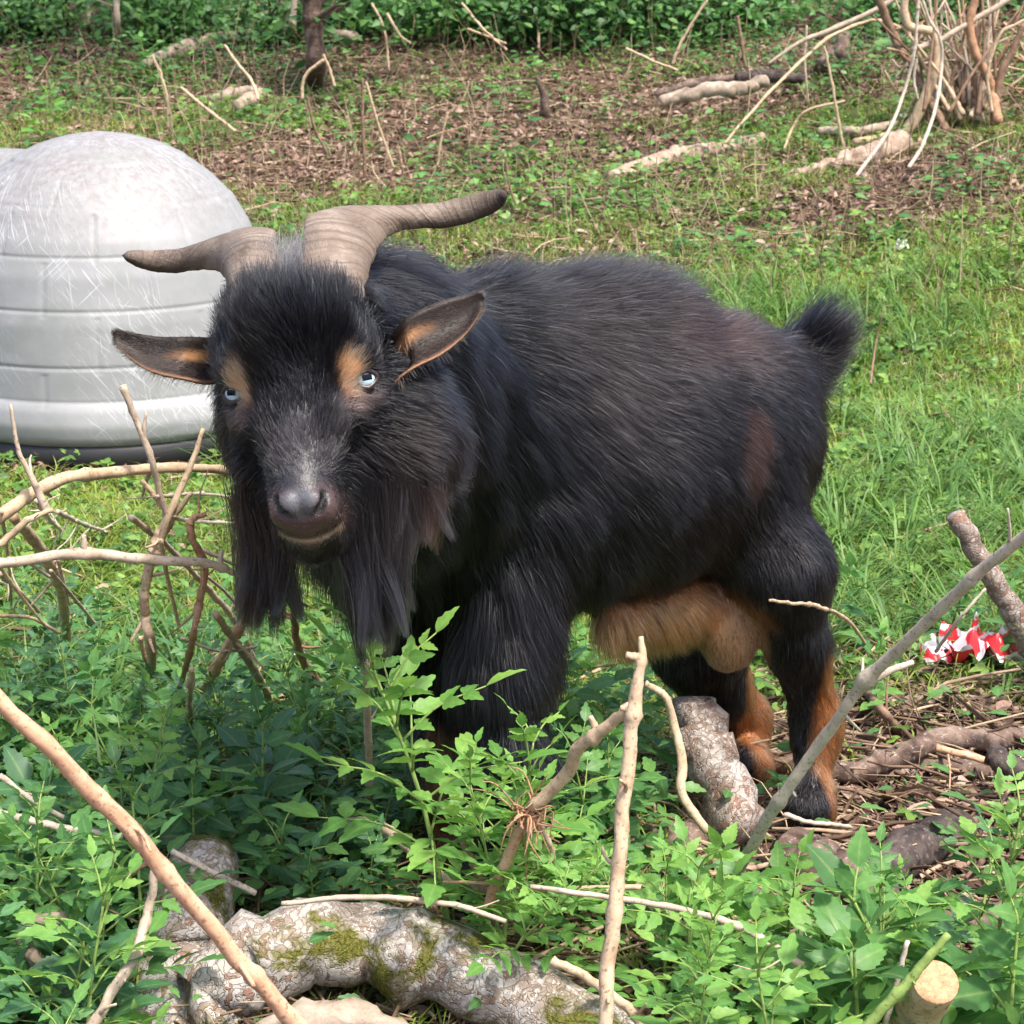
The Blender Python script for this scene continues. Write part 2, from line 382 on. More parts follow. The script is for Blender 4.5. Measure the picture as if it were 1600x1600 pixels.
cover('woodland_weeds', 42000, 6.2, 10.8, (.016, .040), LF_S, M['leaf_mid'], lambda x, y: np.clip((nz(x, y, 3.7, 8)-.12)*3, 0, .9)*np.clip((y-6.2)/.6, 0, 1), 'patches of fresh green weeds growing through the leaf litter', 44, .10)
cover('woodland_plants', 70000, 7.0, 12.5, (.018, .042), LF_S, M['far_leaf'], lambda x, y: np.clip((nz(x, y, 2.3, 5)+.35*(y-9.1)-.0)*1.3, 0, .85), 'dark green woodland undergrowth', 43, .16)
# ---- dead leaves, straw and wood crumbs
def litter(name, n, y0, y1, sz, mat, mask, label, seed, wf=.45, hmax=.02, curl=.5):
    rg = np.random.default_rng(seed); x, y = zone_xy(n, y0, y1, rg=rg, pw=1.2); keep = rg.random(n) < mask(x, y); x, y = x[keep], y[keep]; m = len(x)
    Lv = Leaves(); lf = leaflet(wf, 0, 3, .35, curl); d = azdir(rg.random(m)*6.283, rg.normal(.05, .3, m))
    nr = unit(np.array([0, 0, 1.])+rg.normal(0, .5, (m, 3))); Lv.place(lf, np.stack([x, y, hterr(x, y)+.003+rg.random(m)*hmax], 1), d, nr, rg.uniform(sz[0], sz[1], m))
    tag(link(name, Lv.mesh(name), mat), label, kind='stuff')
litter('leaf_litter', 150000, 1.8, 12.5, (.012, .045), M['litter'], lambda x, y: np.clip(1.05-green_amount(x, y), .08, 1), 'brown fallen leaves', 51)
litter('wood_chips', 22000, 2.0, 4.2, (.006, .03), M['wood_bits'], lambda x, y: np.clip(1-green_amount(x, y), .05, 1)*((x > .1)*.9+.25), 'pale wood chips and crumbs of bark', 52, .35, .02, .15)
def twigs(name, n, y0, y1, ln, rd, mat, mask, label, seed):
    rg = np.random.default_rng(seed); x, y = zone_xy(n, y0, y1, rg=rg, pw=1.2); keep = rg.random(n) < mask(x, y); x, y = x[keep], y[keep]; m = len(x)
    az = rg.random(m)*6.283; L_ = rg.uniform(ln[0], ln[1], m)*rg.random(m)**.5; r_ = rg.uniform(rd[0], rd[1], m); el = np.abs(rg.normal(0, .16, m))
    d = azdir(az, el); s1 = np.stack([-np.sin(az), np.cos(az), 0*az], 1); s2 = np.cross(d, s1); p0 = np.stack([x, y, hterr(x, y)+r_+rg.random(m)*.02], 1)
    bd = rg.normal(0, .10, m); rows = []
    for k in range(4):
        s = k/3; c = p0+d*(L_*s)[:, None]+s1*(bd*L_*math.sin(s*3.14))[:, None]+s2*(rg.normal(0, .02, m)*L_)[:, None]; rk = r_*(1-.5*s)
        for q in range(4): rows.append(c+(s1*math.cos(q*1.5708)+s2*math.sin(q*1.5708))*rk[:, None])
    V = np.stack(rows, 1).reshape(-1, 3); o = (np.arange(m)*16)[:, None]; F = []
    for k in range(3):
        for q in range(4): F.append(o+np.array([k*4+q, k*4+(q+1) % 4, k*4+4+(q+1) % 4, k*4+4+q]))
    F.append(o+np.array([12, 13, 14, 15])); me = npmesh(name, V, np.concatenate(F)); tag(link(name, me, mat), label, kind='stuff')
twigs('twig_litter', 17000, 1.9, 12, (.05, .30), (.0009, .0035), M['straw'], lambda x, y: np.clip(1.05-green_amount(x, y)*.93, .05, 1), 'thin fallen twigs and dry stems', 61)
def stalks(name, n, y0, y1, label, seed):
    rg = np.random.default_rng(seed); x, y = zone_xy(n, y0, y1, rg=rg, pw=1.2); A_ = []; FF = []; L_ = rg.uniform(.05, .32, n)*rg.random(n)**.6+.04; az = rg.random(n)*6.28; el = np.clip(rg.normal(1.15, .3, n), .3, 1.55); d = azdir(az, el)
    p0 = np.stack([x, y, hterr(x, y)], 1); s1 = np.stack([-np.sin(az), np.cos(az), 0*az], 1); s2 = np.cross(d, s1); r_ = rg.uniform(.0009, .0024, n); bd = rg.normal(0, .08, n); rows = []
    for k in range(4):
        s = k/3; c = p0+d*(L_*s)[:, None]+s1*(bd*L_*math.sin(s*3.14))[:, None]; rk = r_*(1-.5*s)
        for q in range(4): rows.append(c+(s1*math.cos(q*1.5708)+s2*math.sin(q*1.5708))*rk[:, None])
    V = np.stack(rows, 1).reshape(-1, 3); o = (np.arange(n)*16)[:, None]
    F = [o+np.array([k*4+q, k*4+(q+1) % 4, k*4+4+(q+1) % 4, k*4+4+q]) for k in range(3) for q in range(4)]
    tag(link(name, npmesh(name, V, np.concatenate(F)), M['straw']), label, kind='stuff')
stalks('dead_stalks', 3600, 6.0, 11.5, 'thin dry weed stalks standing in the woodland litter', 66)
twigs('brush_litter', 2600, 1.9, 3.5, (.06, .28), (.0012, .005), M['wood_bits'], lambda x, y: np.where(x > .15, 1, .5), 'small broken sticks between the logs', 62)

# ================================================================== logs and sticks
used = []
def zpt(q, r=0.0):
    if len(q) == 2: g_ = G(q[0], q[1]); g_[2] += r; return g_
    return P(q[0], q[1], q[2])
def mpp(Y): return Y/math.cos(R(20))/FPX
def stick(name, label, pts, rpx, mat, cat='stick', group=None, seg=10, rough=.10, knots=None, ends=None, n=None, branches=(), gend=False, gstart=False, lift=0.0):
    """pts: (u, v) on the ground or (u, v, distance); rpx: radius in photo pixels, per point or (start, end)"""
    if gend:
        yg = G(pts[-1][0], pts[-1][1])[1]; dY = yg-pts[-1][2]; k_ = len(pts)-1; pts = [(q[0], q[1], q[2]+dY*(i/k_)) for i, q in enumerate(pts)]
    if gstart:
        yg = G(pts[0][0], pts[0][1])[1]; dY = yg-pts[0][2]; k_ = len(pts)-1; pts = [(q[0], q[1], q[2]+dY*(1-i/k_)**2) for i, q in enumerate(pts)]
    if group and 'heaped' in group: rpx = tuple(q*.82 for q in (rpx if hasattr(rpx, '__len__') else (rpx, rpx)))
    W3 = [zpt(q, 0) for q in pts]; Ym = np.mean([p_[1] for p_ in W3]); rm = [r_*mpp(Ym) for r_ in (rpx if hasattr(rpx, '__len__') else (rpx, rpx))]
    for i, q in enumerate(pts):
        W3[i][2] += lift
        if len(q) == 2: W3[i][2] += np.interp(i/(len(pts)-1), np.linspace(0, 1, len(rm)), rm)*.75
    ln = sum(np.linalg.norm(W3[i+1]-W3[i]) for i in range(len(W3)-1))
    n = n or int(np.clip(ln/max(.006, max(rm)*.45), 14, 110)); path = catmull(W3, n)
    sd_ = (abs(hash(label)) % 9973) if False else sum(ord(c) for c in label)
    rg = np.random.default_rng(sd_); s = np.linspace(0, 1, n)
    path = path+np.stack([sum(rg.normal(0, 1)*np.sin(s*f*6.28+rg.uniform(0, 6)) for f in (2, 4, 7)) for _ in range(3)], 1)*max(rm)*.06
    rad = np.interp(s, np.linspace(0, 1, len(rm)), rm)
    if knots is None: knots = [(rg.uniform(.08, .92), rg.uniform(.15, .4), rg.uniform(.006, .014)) for _ in range(max(1, int(ln/.12)))]
    A_ = Acc(); A_.add(*tube_arrays(path, rad, seg, rough, sd_, knots))
    if Ym < 3.4 and seg <= 10 and max(rm) > .003:
        for _ in range(max(1, int(ln/.11))):
            dv = rg.normal(0, 1, 3); branches = tuple(branches)+((rg.uniform(.06, .94), dv, rg.choice([.008, .014, .03, .055]), max(1.6, max(rm)/mpp(Ym)*rg.uniform(.22, .42))),)
    for (t_, dv, bl, br) in branches:
        k = int(t_*(n-1)); b0 = path[k]; dv = unit(np.array(dv, float)); q = [b0, b0+dv*bl*.5+rg.normal(0, .06, 3)*bl, b0+dv*bl]
        A_.add(*tube_arrays(catmull(q, 10), np.linspace(br, br*.55, 10)*mpp(Ym), 7, rough, sd_+1))
    root_o = W3[0]; me = A_.mesh(name)
    o = link(name, me, mat); tag(o, label, cat, group); return o, path, rad
def log(name, label, pts, rpx, mat, cat='log', **kw): return stick(name, label, pts, rpx, mat, cat, seg=kw.pop('seg', 26), rough=kw.pop('rough', .07), **kw)

# --- big lichen-covered log in the foreground and its neighbours
log('fallen_log', 'thick arched log with grey lichen and yellow moss at the bottom', [(300, 1578, 2.12), (360, 1535, 2.15), (440, 1490, 2.18), (560, 1470, 2.20), (690, 1505, 2.18), (830, 1572, 2.13), (990, 1655, 2.07)], (66, 72, 68, 66, 62), M['lichen_log'], seg=40, rough=.03)
log('log_stub', 'short upright lichen stub of log at the left end of the arched log', [(318, 1345, 2.36), (296, 1420, 2.30), (282, 1500, 2.24), (275, 1585, 2.18), (270, 1680, 2.14)], (58, 76, 84, 80), M['lichen_log'], seg=36, rough=.06)
log('broken_wood', 'weathered split wood slab under the arched log', [(370, 1640, 2.06), (470, 1602, 2.06), (560, 1592, 2.06), (650, 1625, 2.06)], (22, 34, 30, 12), M['grey_wood'], cat='wood slab')
log('leaning_log', 'flaky barked log leaning between the goat legs', [(1082, 1098, 2.72), (1100, 1150, 2.70), (1125, 1220, 2.66), (1165, 1300, 2.61)], (34, 41, 43, 44), M['plate_log'])
log('fallen_log', 'chunky peeled brown log end in front of the hind hoof', [(1222, 1325, 2.56), (1290, 1362, 2.50), (1385, 1408, 2.44)], (42, 46, 38), M['brown_log'])
log('fallen_log', 'dark grey weathered log behind the right hand leaves', [(1330, 1400, 2.45), (1370, 1368, 2.51), (1440, 1322, 2.60), (1500, 1290, 2.66)], (36, 38, 34), M['dark_log'])
log('fallen_log', 'dark rotten log lying beneath the leaning log', [(1000, 1340), (1080, 1340), (1170, 1330)], (30, 34, 26), M['brown_log'])
log('fallen_log', 'half buried log in the lower right leaves', [(1200, 1500), (1330, 1480), (1480, 1470), (1620, 1490)], (34, 38, 40), M['brown_log'])
log('fallen_log', 'mossy log end among dark leaves behind the lichen log', [(400, 1245), (470, 1240), (540, 1262)], (26, 30, 24), M['plate_log'])
log('branch', 'gnarled grey branch at the lower left corner', [(102, 1436, 2.14), (48, 1440, 2.14), (40, 1475, 2.14), (80, 1530, 2.12), (130, 1580, 2.08), (150, 1650, 2.04)], (11, 12, 14, 16), M['grey_wood'], cat='branch', seg=16)
log('fallen_log', 'small brown log crossing the bottom left corner', [(-40, 1545), (60, 1560), (140, 1590)], (24, 26, 20), M['brown_log'])
# --- pile of branches right of the hind legs
pr = 'branches piled to the right of the goat'
log('branch', 'longest smooth curved branch on top of the right hand pile', [(1195, 1205), (1260, 1200, 2.86), (1340, 1205, 2.86), (1400, 1183, 2.88), (1465, 1157, 2.92), (1540, 1154, 2.93), (1640, 1157, 2.93)], (15, 17, 18, 15), M['brown_log'], cat='branch', group=pr, seg=16)
log('branch', 'short thick branch with a pale cut end at the front of the pile', [(1306, 1222), (1360, 1222), (1425, 1212)], (17, 19, 15), M['plate_log'], cat='branch', group=pr, seg=16)
log('branch', 'pinkish branch running right from the middle of the pile', [(1432, 1206), (1500, 1216), (1600, 1226), (1660, 1230)], (15, 18, 18), M['brown_log'], cat='branch', group=pr, seg=16)
log('branch', 'thin dark branch squeezed behind the top of the pile', [(1375, 1186), (1460, 1178), (1560, 1176), (1650, 1180)], (9, 11, 12), M['dark_log'], cat='branch', group=pr, seg=12)
log('branch', 'dark split branch at the right edge above the leaves', [(1545, 1175, 2.7), (1590, 1205, 2.68), (1660, 1245, 2.64)], (18, 20, 20), M['dark_log'], cat='branch', group=pr, seg=14)
log('branch', 'straight tan twig lying across the pile', [(1462, 1168, 2.8), (1520, 1183, 2.8), (1560, 1195, 2.78)], (6, 6), M['pink_twig'], cat='branch', group=pr, seg=8)
log('branch', 'pale flat branch below the red wrapper', [(1375, 1110), (1460, 1104), (1570, 1104)], (9, 11, 9), M['grey_wood'], cat='branch', seg=10)
stick('stick', 'dark forked twig under the bend of the long diagonal stick', [(1352, 1085), (1378, 1110, 2.95), (1404, 1150)], (7, 7), M['brown_twig'])
stick('stick', 'small dark stick beside the near hind hoof', [(1300, 1318), (1350, 1316), (1388, 1318)], (9, 9), M['dark_log'])
stick('stick', 'short brown stick touching the hind leg', [(1270, 1300), (1330, 1296)], (9, 9), M['brown_twig'])
stick('stick', 'pale bent twig crossing the near hind hoof', [(1225, 1272, 2.5), (1262, 1284, 2.5), (1300, 1288, 2.52), (1330, 1292, 2.56)], (4, 3), M['white_twig'])
log('stick', 'spotted brown stick leaning at the right edge over the grass', [(1492, 802, 3.15), (1528, 868, 3.15), (1568, 930, 3.16), (1604, 1000, 3.18), (1650, 1085)], (15, 17, 18), M['plate_log'], cat='stick', seg=16)
stick('stick', 'thin white wire like stalk left of the leaning brown stick', [(1540, 920, 3.05), (1500, 965, 3.05), (1462, 1018, 3.1)], (2, 3), M['white_twig'])
# --- near sticks
stick('stick', 'upright tan stick with broken tip standing before the goat belly', [(1003, 995, 1.86), (998, 1060, 1.85), (985, 1150, 1.84), (975, 1260, 1.82), (962, 1400, 1.80), (950, 1520, 1.78), (942, 1640, 1.76), (930, 1850, 1.74)], (4, 10.5, 12, 11.5, 12.5, 11.5, 12), M['tan_twig'], knots=[(.09, .5, .012), (.24, .45, .015), (.6, .2, .012)], branches=[(.08, (-.6, 0, .1), .014, 10), (.24, (-1, 0, .1), .012, 8)])
stick('stick', 'long pale stick slanting across the hind leg from the right edge', [(1130, 1402, 2.40), (1170, 1330, 2.36), (1218, 1252, 2.32), (1285, 1155, 2.28), (1356, 1062, 2.24), (1440, 980, 2.18), (1520, 905, 2.12), (1610, 828, 2.06), (1720, 745, 2.0)], (10, 10, 9.5, 9, 8), M['white_twig'], knots=[(.25, .35, .012), (.50, .7, .014), (.75, .3, .012)], branches=[(.49, (.8, .1, .35), .06, 8)])
stick('stick', 'reddish tan cane slanting across the lower left corner', [(-160, 940, 1.46), (0, 1095, 1.48), (110, 1200, 1.50), (215, 1310, 1.52), (330, 1450, 1.54), (400, 1530, 1.55), (475, 1612, 1.56), (620, 1790, 1.60), (760, 1960, 1.64)], (12, 14, 14, 15, 13), M['pink_twig'], knots=[(.42, .25, .01), (.62, .25, .01), (.3, .15, .01)])
stick('stick', 'grey stick leaning before the left end of the lichen log', [(244, 1355, 2.0), (232, 1420, 2.0), (212, 1490, 1.98), (175, 1550, 1.96), (135, 1620, 1.94), (80, 1720, 1.9)], (6, 9, 9, 10), M['grey_twig'])
# --- heap of bare branches on the left
pl = 'bare branches heaped at the left before the dog house'
stick('branch', 'thick arching branch at dog house base height, topmost of the left heap', [(-70, 870, 2.30), (0, 808, 2.33), (50, 772, 2.36), (110, 745, 2.38), (190, 736, 2.42), (280, 731, 2.46), (350, 735, 2.50), (430, 745, 2.55)], (13, 12, 11, 9, 8), M['tan_twig'], 'branch', pl, knots=[(.47, .35, .014), (.26, .3, .012)])
stick('branch', 'nearly level grey branch with a pale knob in the left heap', [(-60, 884, 2.14), (20, 878, 2.16), (125, 865, 2.18), (230, 874, 2.20), (320, 880, 2.22), (368, 895, 2.24)], (9, 10, 10, 9, 6), M['grey_twig'], 'branch', pl, knots=[(.42, .5, .016), (.9, .6, .02)], branches=[(.43, (0, 0, 1), .02, 7), (.90, (.1, 0, 1), .018, 5)])
stick('branch', 'short tan branch rising from the left edge below the arching branch', [(-30, 866, 2.26), (10, 842, 2.28), (45, 812, 2.28), (82, 796, 2.30)], (7, 7, 5), M['tan_twig'], 'branch', pl)
stick('branch', 'thin upright twig before the left part of the dog house', [(16, 632, 2.34), (28, 700, 2.34), (52, 752, 2.34), (75, 800, 2.34)], (3, 5, 9), M['grey_twig'], 'branch', pl)
stick('branch', 'upright twig with a knobbly tip in front of the dog house', [(191, 602, 2.40), (212, 655, 2.40), (236, 715, 2.40), (248, 765, 2.41), (262, 810, 2.42)], (6, 6, 6, 7), M['grey_twig'], 'branch', pl, knots=[(.02, .6, .02), (.45, .3, .02)], branches=[(.42, (.1, 0, 1), .03, 4)])
stick('branch', 'pale peeled stem standing in the middle of the left heap', [(268, 800, 2.42), (248, 845, 2.42), (230, 900, 2.43), (226, 960, 2.45), (236, 1010, 2.5), (238, 1055)], (12, 9, 8, 9, 11), M['tan_twig'], 'branch', pl, branches=[(.05, (.8, 0, .9), .04, 6), (.02, (-.7, 0, .9), .05, 6)])
stick('branch', 'straight stick leaning right with its tip at the dog house base', [(318, 670, 2.44), (300, 722, 2.43), (282, 765, 2.42), (262, 810, 2.41), (244, 870, 2.42)], (4, 6, 7, 7), M['tan_twig'], 'branch', pl)
stick('branch', 'crooked brown branch bending down on the far left', [(20, 805, 2.38), (60, 855, 2.38), (92, 910, 2.40), (102, 965, 2.42), (106, 1002, 2.45), (128, 1022, 2.44)], (8, 10, 10, 9), M['tan_twig'], 'branch', pl, gend=True)
stick('branch', 'long thin slanting twig through the middle of the left heap', [(205, 808, 2.36), (270, 862, 2.36), (330, 925, 2.36), (375, 985, 2.37), (420, 1080, 2.38)], (5, 5, 6, 6), M['grey_twig'], 'branch', pl, gend=True)
stick('branch', 'rust brown hooked twig nearest the beard in the left heap', [(322, 803, 2.36), (300, 812, 2.36), (300, 840, 2.36), (318, 880, 2.37), (312, 940, 2.40), (298, 1010, 2.46), (285, 1070)], (4, 7, 7, 6, 6), M['rust_twig'], 'branch', pl)
stick('branch', 'orange tan forked stick below the left edge of the beard', [(402, 945, 2.46), (368, 990, 2.46), (335, 1050, 2.46), (296, 1110, 2.46)], (8, 9, 10), M['pink_twig'], 'branch', pl, gend=True)
stick('branch', 'pale stick crossing the orange fork from upper left', [(338, 960, 2.42), (372, 1010, 2.42), (405, 1060, 2.42), (432, 1120, 2.42)], (6, 8, 9), M['tan_twig'], 'branch', pl, gend=True)
stick('branch', 'short thick peeled twig beside the dark plastic', [(418, 1120, 2.5), (445, 1085, 2.5), (478, 1060, 2.52)], (8, 9), M['tan_twig'], 'branch', pl, gend=True, gstart=True)
stick('branch', 'reddish twig seen through the gap in the beard', [(456, 930, 2.62), (462, 985, 2.62), (478, 1040, 2.62), (540, 1115, 2.60)], (5, 8, 9), M['rust_twig'], 'branch', pl, gend=True)
stick('branch', 'thin vertical stem right below the beard tip', [(572, 1035, 2.28), (574, 1110, 2.28), (577, 1220, 2.3), (578, 1300, 2.3)], (5, 6, 6), M['grey_twig'], gend=True)
stick('branch', 'small upright twig in dark leaves at lower left', [(300, 1045, 2.3), (296, 1105, 2.3), (300, 1170, 2.3)], (4, 5), M['tan_twig'], gend=True)
stick('stick', 'bent tan twig arching low before the front hooves', [(448, 1297, 2.26), (540, 1284, 2.27), (600, 1294, 2.28), (660, 1345, 2.26), (725, 1385, 2.24), (850, 1390, 2.22), (1000, 1386, 2.2)], (6, 8, 9, 8, 5, 4), M['tan_twig'], gstart=True)
stick('stick', 'pale grey twig pair left end at the left edge', [(-20, 1265, 2.3), (80, 1290, 2.3), (190, 1308, 2.3)], (7, 6), M['white_twig'])
stick('stick', 'thin pale twig behind the cane at the left edge', [(0, 1212, 2.34), (50, 1250, 2.34), (100, 1278, 2.34)], (5, 4), M['white_twig'])
stick('stick', 'thin grey twig skimming the top of the lichen log', [(440, 1412, 2.08), (560, 1402, 2.08), (700, 1412, 2.08), (790, 1440, 2.08)], (4, 5, 4), M['grey_twig'])
stick('stick', 'white straight twig behind the cane and the log stub', [(268, 1330, 2.26), (330, 1362, 2.26), (400, 1396, 2.26)], (5, 5), M['white_twig'])
stick('stick', 'reddish brown twig running left of the log stub', [(60, 1440, 2.22), (150, 1395, 2.22), (235, 1345, 2.24)], (5, 5), M['brown_twig'])
rg = np.random.default_rng(71)
for k in range(16):
    u0, v0 = rg.uniform(-20, 370), rg.uniform(760, 1010); a = rg.uniform(-1.4, 1.6); L_ = rg.uniform(60, 190); Y0 = rg.uniform(2.3, 2.7)
    q = [(u0, v0, Y0), (u0+L_*.5*math.cos(a)+rg.normal(0, 9), v0+L_*.5*abs(math.sin(a))+rg.normal(0, 9), Y0+.06), (u0+L_*math.cos(a), v0+L_*abs(math.sin(a)), Y0+.12)]
    stick('twig', 'thin bare twig tangled among the heaped branches at the left', q, (rg.uniform(2, 4), rg.uniform(2, 3)), M[('grey_twig', 'tan_twig', 'white_twig')[k % 3]], 'twig', 'thin twigs tangled in the left heap', seg=7, gend=(k % 2 == 0))
o_, _, _ = stick('branch', 'upturned branch with torn roots in front of the front legs', [(985, 1105, 2.06), (945, 1138, 2.08), (905, 1168, 2.10), (885, 1210, 2.12), (832, 1262, 2.14)], (8, 10, 11, 11), M['tan_twig'], knots=[(.35, .5, .03), (.02, .3, .02)], branches=[(.35, (-.3, 0, 1), .02, 8)])
rt = Acc(); rg = np.random.default_rng(77); c0 = P(830, 1278, 2.14)
for k in range(46):
    d = unit(rg.normal(0, 1, 3)*[1, .7, .8]); ln = rg.uniform(.012, .045) if k > 4 else .09
    q = [c0+rg.normal(0, .006, 3), c0+d*ln*.5+rg.normal(0, .006, 3), c0+d*ln+np.array([0, 0, -.35*ln])]
    rt.add(*tube_arrays(catmull(q, 8), np.linspace(.0016, .0005, 8), 5, .1, k))
ro = link('root_tangle', rt.mesh('root_tangle'), M['rust_twig'], o_)
stick('stick', 'straight peeled peg slanting down from the torn roots', [(818, 1290, 2.15), (795, 1335, 2.16), (772, 1388, 2.17), (760, 1420, 2.18)], (9, 9, 8), M['pink_twig'])
stick('stick', 'small splintered stub left of the peeled peg', [(722, 1315, 2.2), (738, 1345, 2.2), (752, 1375, 2.2)], (5, 8), M['brown_twig'])
stick('stick', 'curved twig hanging right of the torn roots', [(845, 1290, 2.15), (862, 1325, 2.15), (866, 1350, 2.16)], (5, 3), M['tan_twig'])
stick('stick', 'long thin grey twig arching through the bottom leaves', [(830, 1385, 2.02), (950, 1402, 2.02), (1060, 1420, 2.02), (1160, 1450, 2.0), (1255, 1510, 1.98)], (4, 5, 6, 7), M['grey_twig'])
stick('stick', 'tan twig running down left of the leaning log', [(1008, 1068, 2.5), (1040, 1090, 2.5), (1055, 1140, 2.5), (1066, 1190, 2.48), (1066, 1240, 2.46), (1105, 1300, 2.44)], (5, 7, 8, 7), M['tan_twig'])
stick('stick', 'pale peeled stick low behind the upright stick', [(862, 1500, 1.96), (920, 1530, 1.95), (975, 1570, 1.93), (1010, 1610, 1.92)], (8, 8), M['tan_twig'])
stick('stick', 'tiny yellow twig tip crossing the hind leg', [(1203, 938, 2.36), (1240, 943, 2.36), (1280, 948, 2.38), (1330, 975, 2.6), (1372, 1040, 2.95)], (2, 3, 3), M['tan_twig'], gend=True)
stick('stem', 'green stem slanting past the sawn stub', [(1340, 1620, 1.80), (1400, 1555, 1.80), (1440, 1510, 1.80), (1482, 1458, 1.80)], (9, 9, 6), M['green_stem'], 'stem')
stick('stem', 'thin white twig left of the green stem', [(1378, 1620, 1.9), (1400, 1540, 1.9), (1418, 1470, 1.9)], (5, 4), M['white_twig'])
# sawn stub
def sawn():
    a, b = P(1375, 1680, 2.02), P(1462, 1535, 1.86); path = catmull([a, (a+b)/2, b], 24); rd_ = .0205
    V, F, T = tube_arrays(path, np.linspace(.026, rd_, 24), 26, .05, 5); A_ = Acc(); A_.add(V, F)
    o = link('sawn_branch', A_.mesh('sawn_branch'), M['tan_twig']); tag(o, 'pale barked branch stub sawn off at the lower right', 'branch')
    k = 26; a_ = np.linspace(0, 6.283, k, endpoint=False); t, N, B = frames(path); e = b+t[-1]*.001; rows = []
    for q in (1.0, .92, .6, .3): rows.append(e+(np.cos(a_)[:, None]*N[-1]+np.sin(a_)[:, None]*B[-1])*rd_*q*1.03+t[-1]*(0 if q == 1 else .0016+.001*np.sin(a_*3+q)[:, None]))
    rows.append((e+t[-1]*.002)[None]); V = np.vstack(rows); i = np.arange(3)[:, None]; j = np.arange(k)[None]
    F = np.stack([i*k+j, i*k+(j+1) % k, (i+1)*k+(j+1) % k, (i+1)*k+j], -1).reshape(-1, 4); j = np.arange(k); T = np.stack([3*k+j, 3*k+(j+1) % k, np.full(k, 4*k)], 1)
    link('cut_face', npmesh('cut_face', V, [F, T]), M['cut_wood'], o)
sawn()
# ================================================================== woodland floor behind
bgf = 'pale logs lying on the woodland floor'
log('fallen_log', 'pale fallen log in the leaf litter above the goat back', [(955, 293), (985, 280), (1040, 262), (1100, 248), (1150, 240), (1192, 228)], (13, 14, 13, 12), M['peeled'], group=bgf, seg=16, rough=.02)
log('fallen_log', 'pinkish fallen log below the bare shrub', [(1245, 278), (1300, 268), (1360, 255), (1412, 236)], (7, 12, 16, 18), M['peeled'], group=bgf, seg=16, rough=.02)
log('fallen_log', 'slim pale log behind the pinkish log', [(1280, 222), (1340, 224), (1400, 212)], (6, 7, 6), M['grey_wood'], group=bgf, seg=12, lift=.03)
log('fallen_log', 'long curved grey log passing behind the thin trunk', [(228, 122), (290, 100), (350, 85), (430, 77), (500, 76), (555, 82)], (8, 10, 9, 8), M['grey_wood'], group=bgf, seg=14, rough=.02, lift=.045)
log('fallen_log', 'thick brown log in the dark brush pile at the top', [(1030, 160, 8.4), (1100, 142, 8.4), (1160, 138, 8.4), (1195, 126, 8.4)], (9, 11, 9), M['grey_wood'], seg=14, rough=.02)
log('fallen_log', 'blackened log on the brush pile at the top', [(1150, 122, 8.5), (1200, 118, 8.5), (1255, 124, 8.5)], (9, 10, 7), M['dark_log'], seg=12)
log('branch', 'upper brown branch on the brush pile', [(1025, 148, 8.6), (1100, 127, 8.6), (1180, 120, 8.6)], (6, 7, 5), M['brown_log'], cat='branch', seg=10)
log('branch', 'thin pale branch at the front of the brush pile', [(1095, 160), (1140, 154), (1190, 152)], (4, 5), M['white_twig'], cat='branch', seg=8)
log('wood_chunk', 'pale split wood chunk lying left of centre in the litter', [(372, 186), (395, 176), (414, 162)], (9, 11, 7), M['peeled'], cat='wood chunk', seg=12, lift=.03)
log('fallen_log', 'sunken grey log left of the split wood chunk', [(330, 172), (365, 165), (402, 156)], (6, 8, 6), M['grey_wood'], seg=12, lift=.03)
log('stump', 'small brown broken stump in green plants above the goat', [(852, 182, 8.05), (850, 150, 8.05), (838, 120, 8.05)], (8, 6, 3), M['trunk'], cat='stump', seg=12)
log('board', 'thin whitish stick lying on the grass at the right edge', [(1505, 369), (1560, 371), (1640, 372)], (4, 4), M['white_twig'], cat='stick', seg=8)
log('fallen_log', 'reddish stump remnant at the top left of the bare shrub', [(1290, 118), (1310, 85, 9.1), (1322, 50, 9.1)], (20, 15, 7), M['brown_log'], seg=12)
bs = 'thin bare sticks standing in the woodland litter'
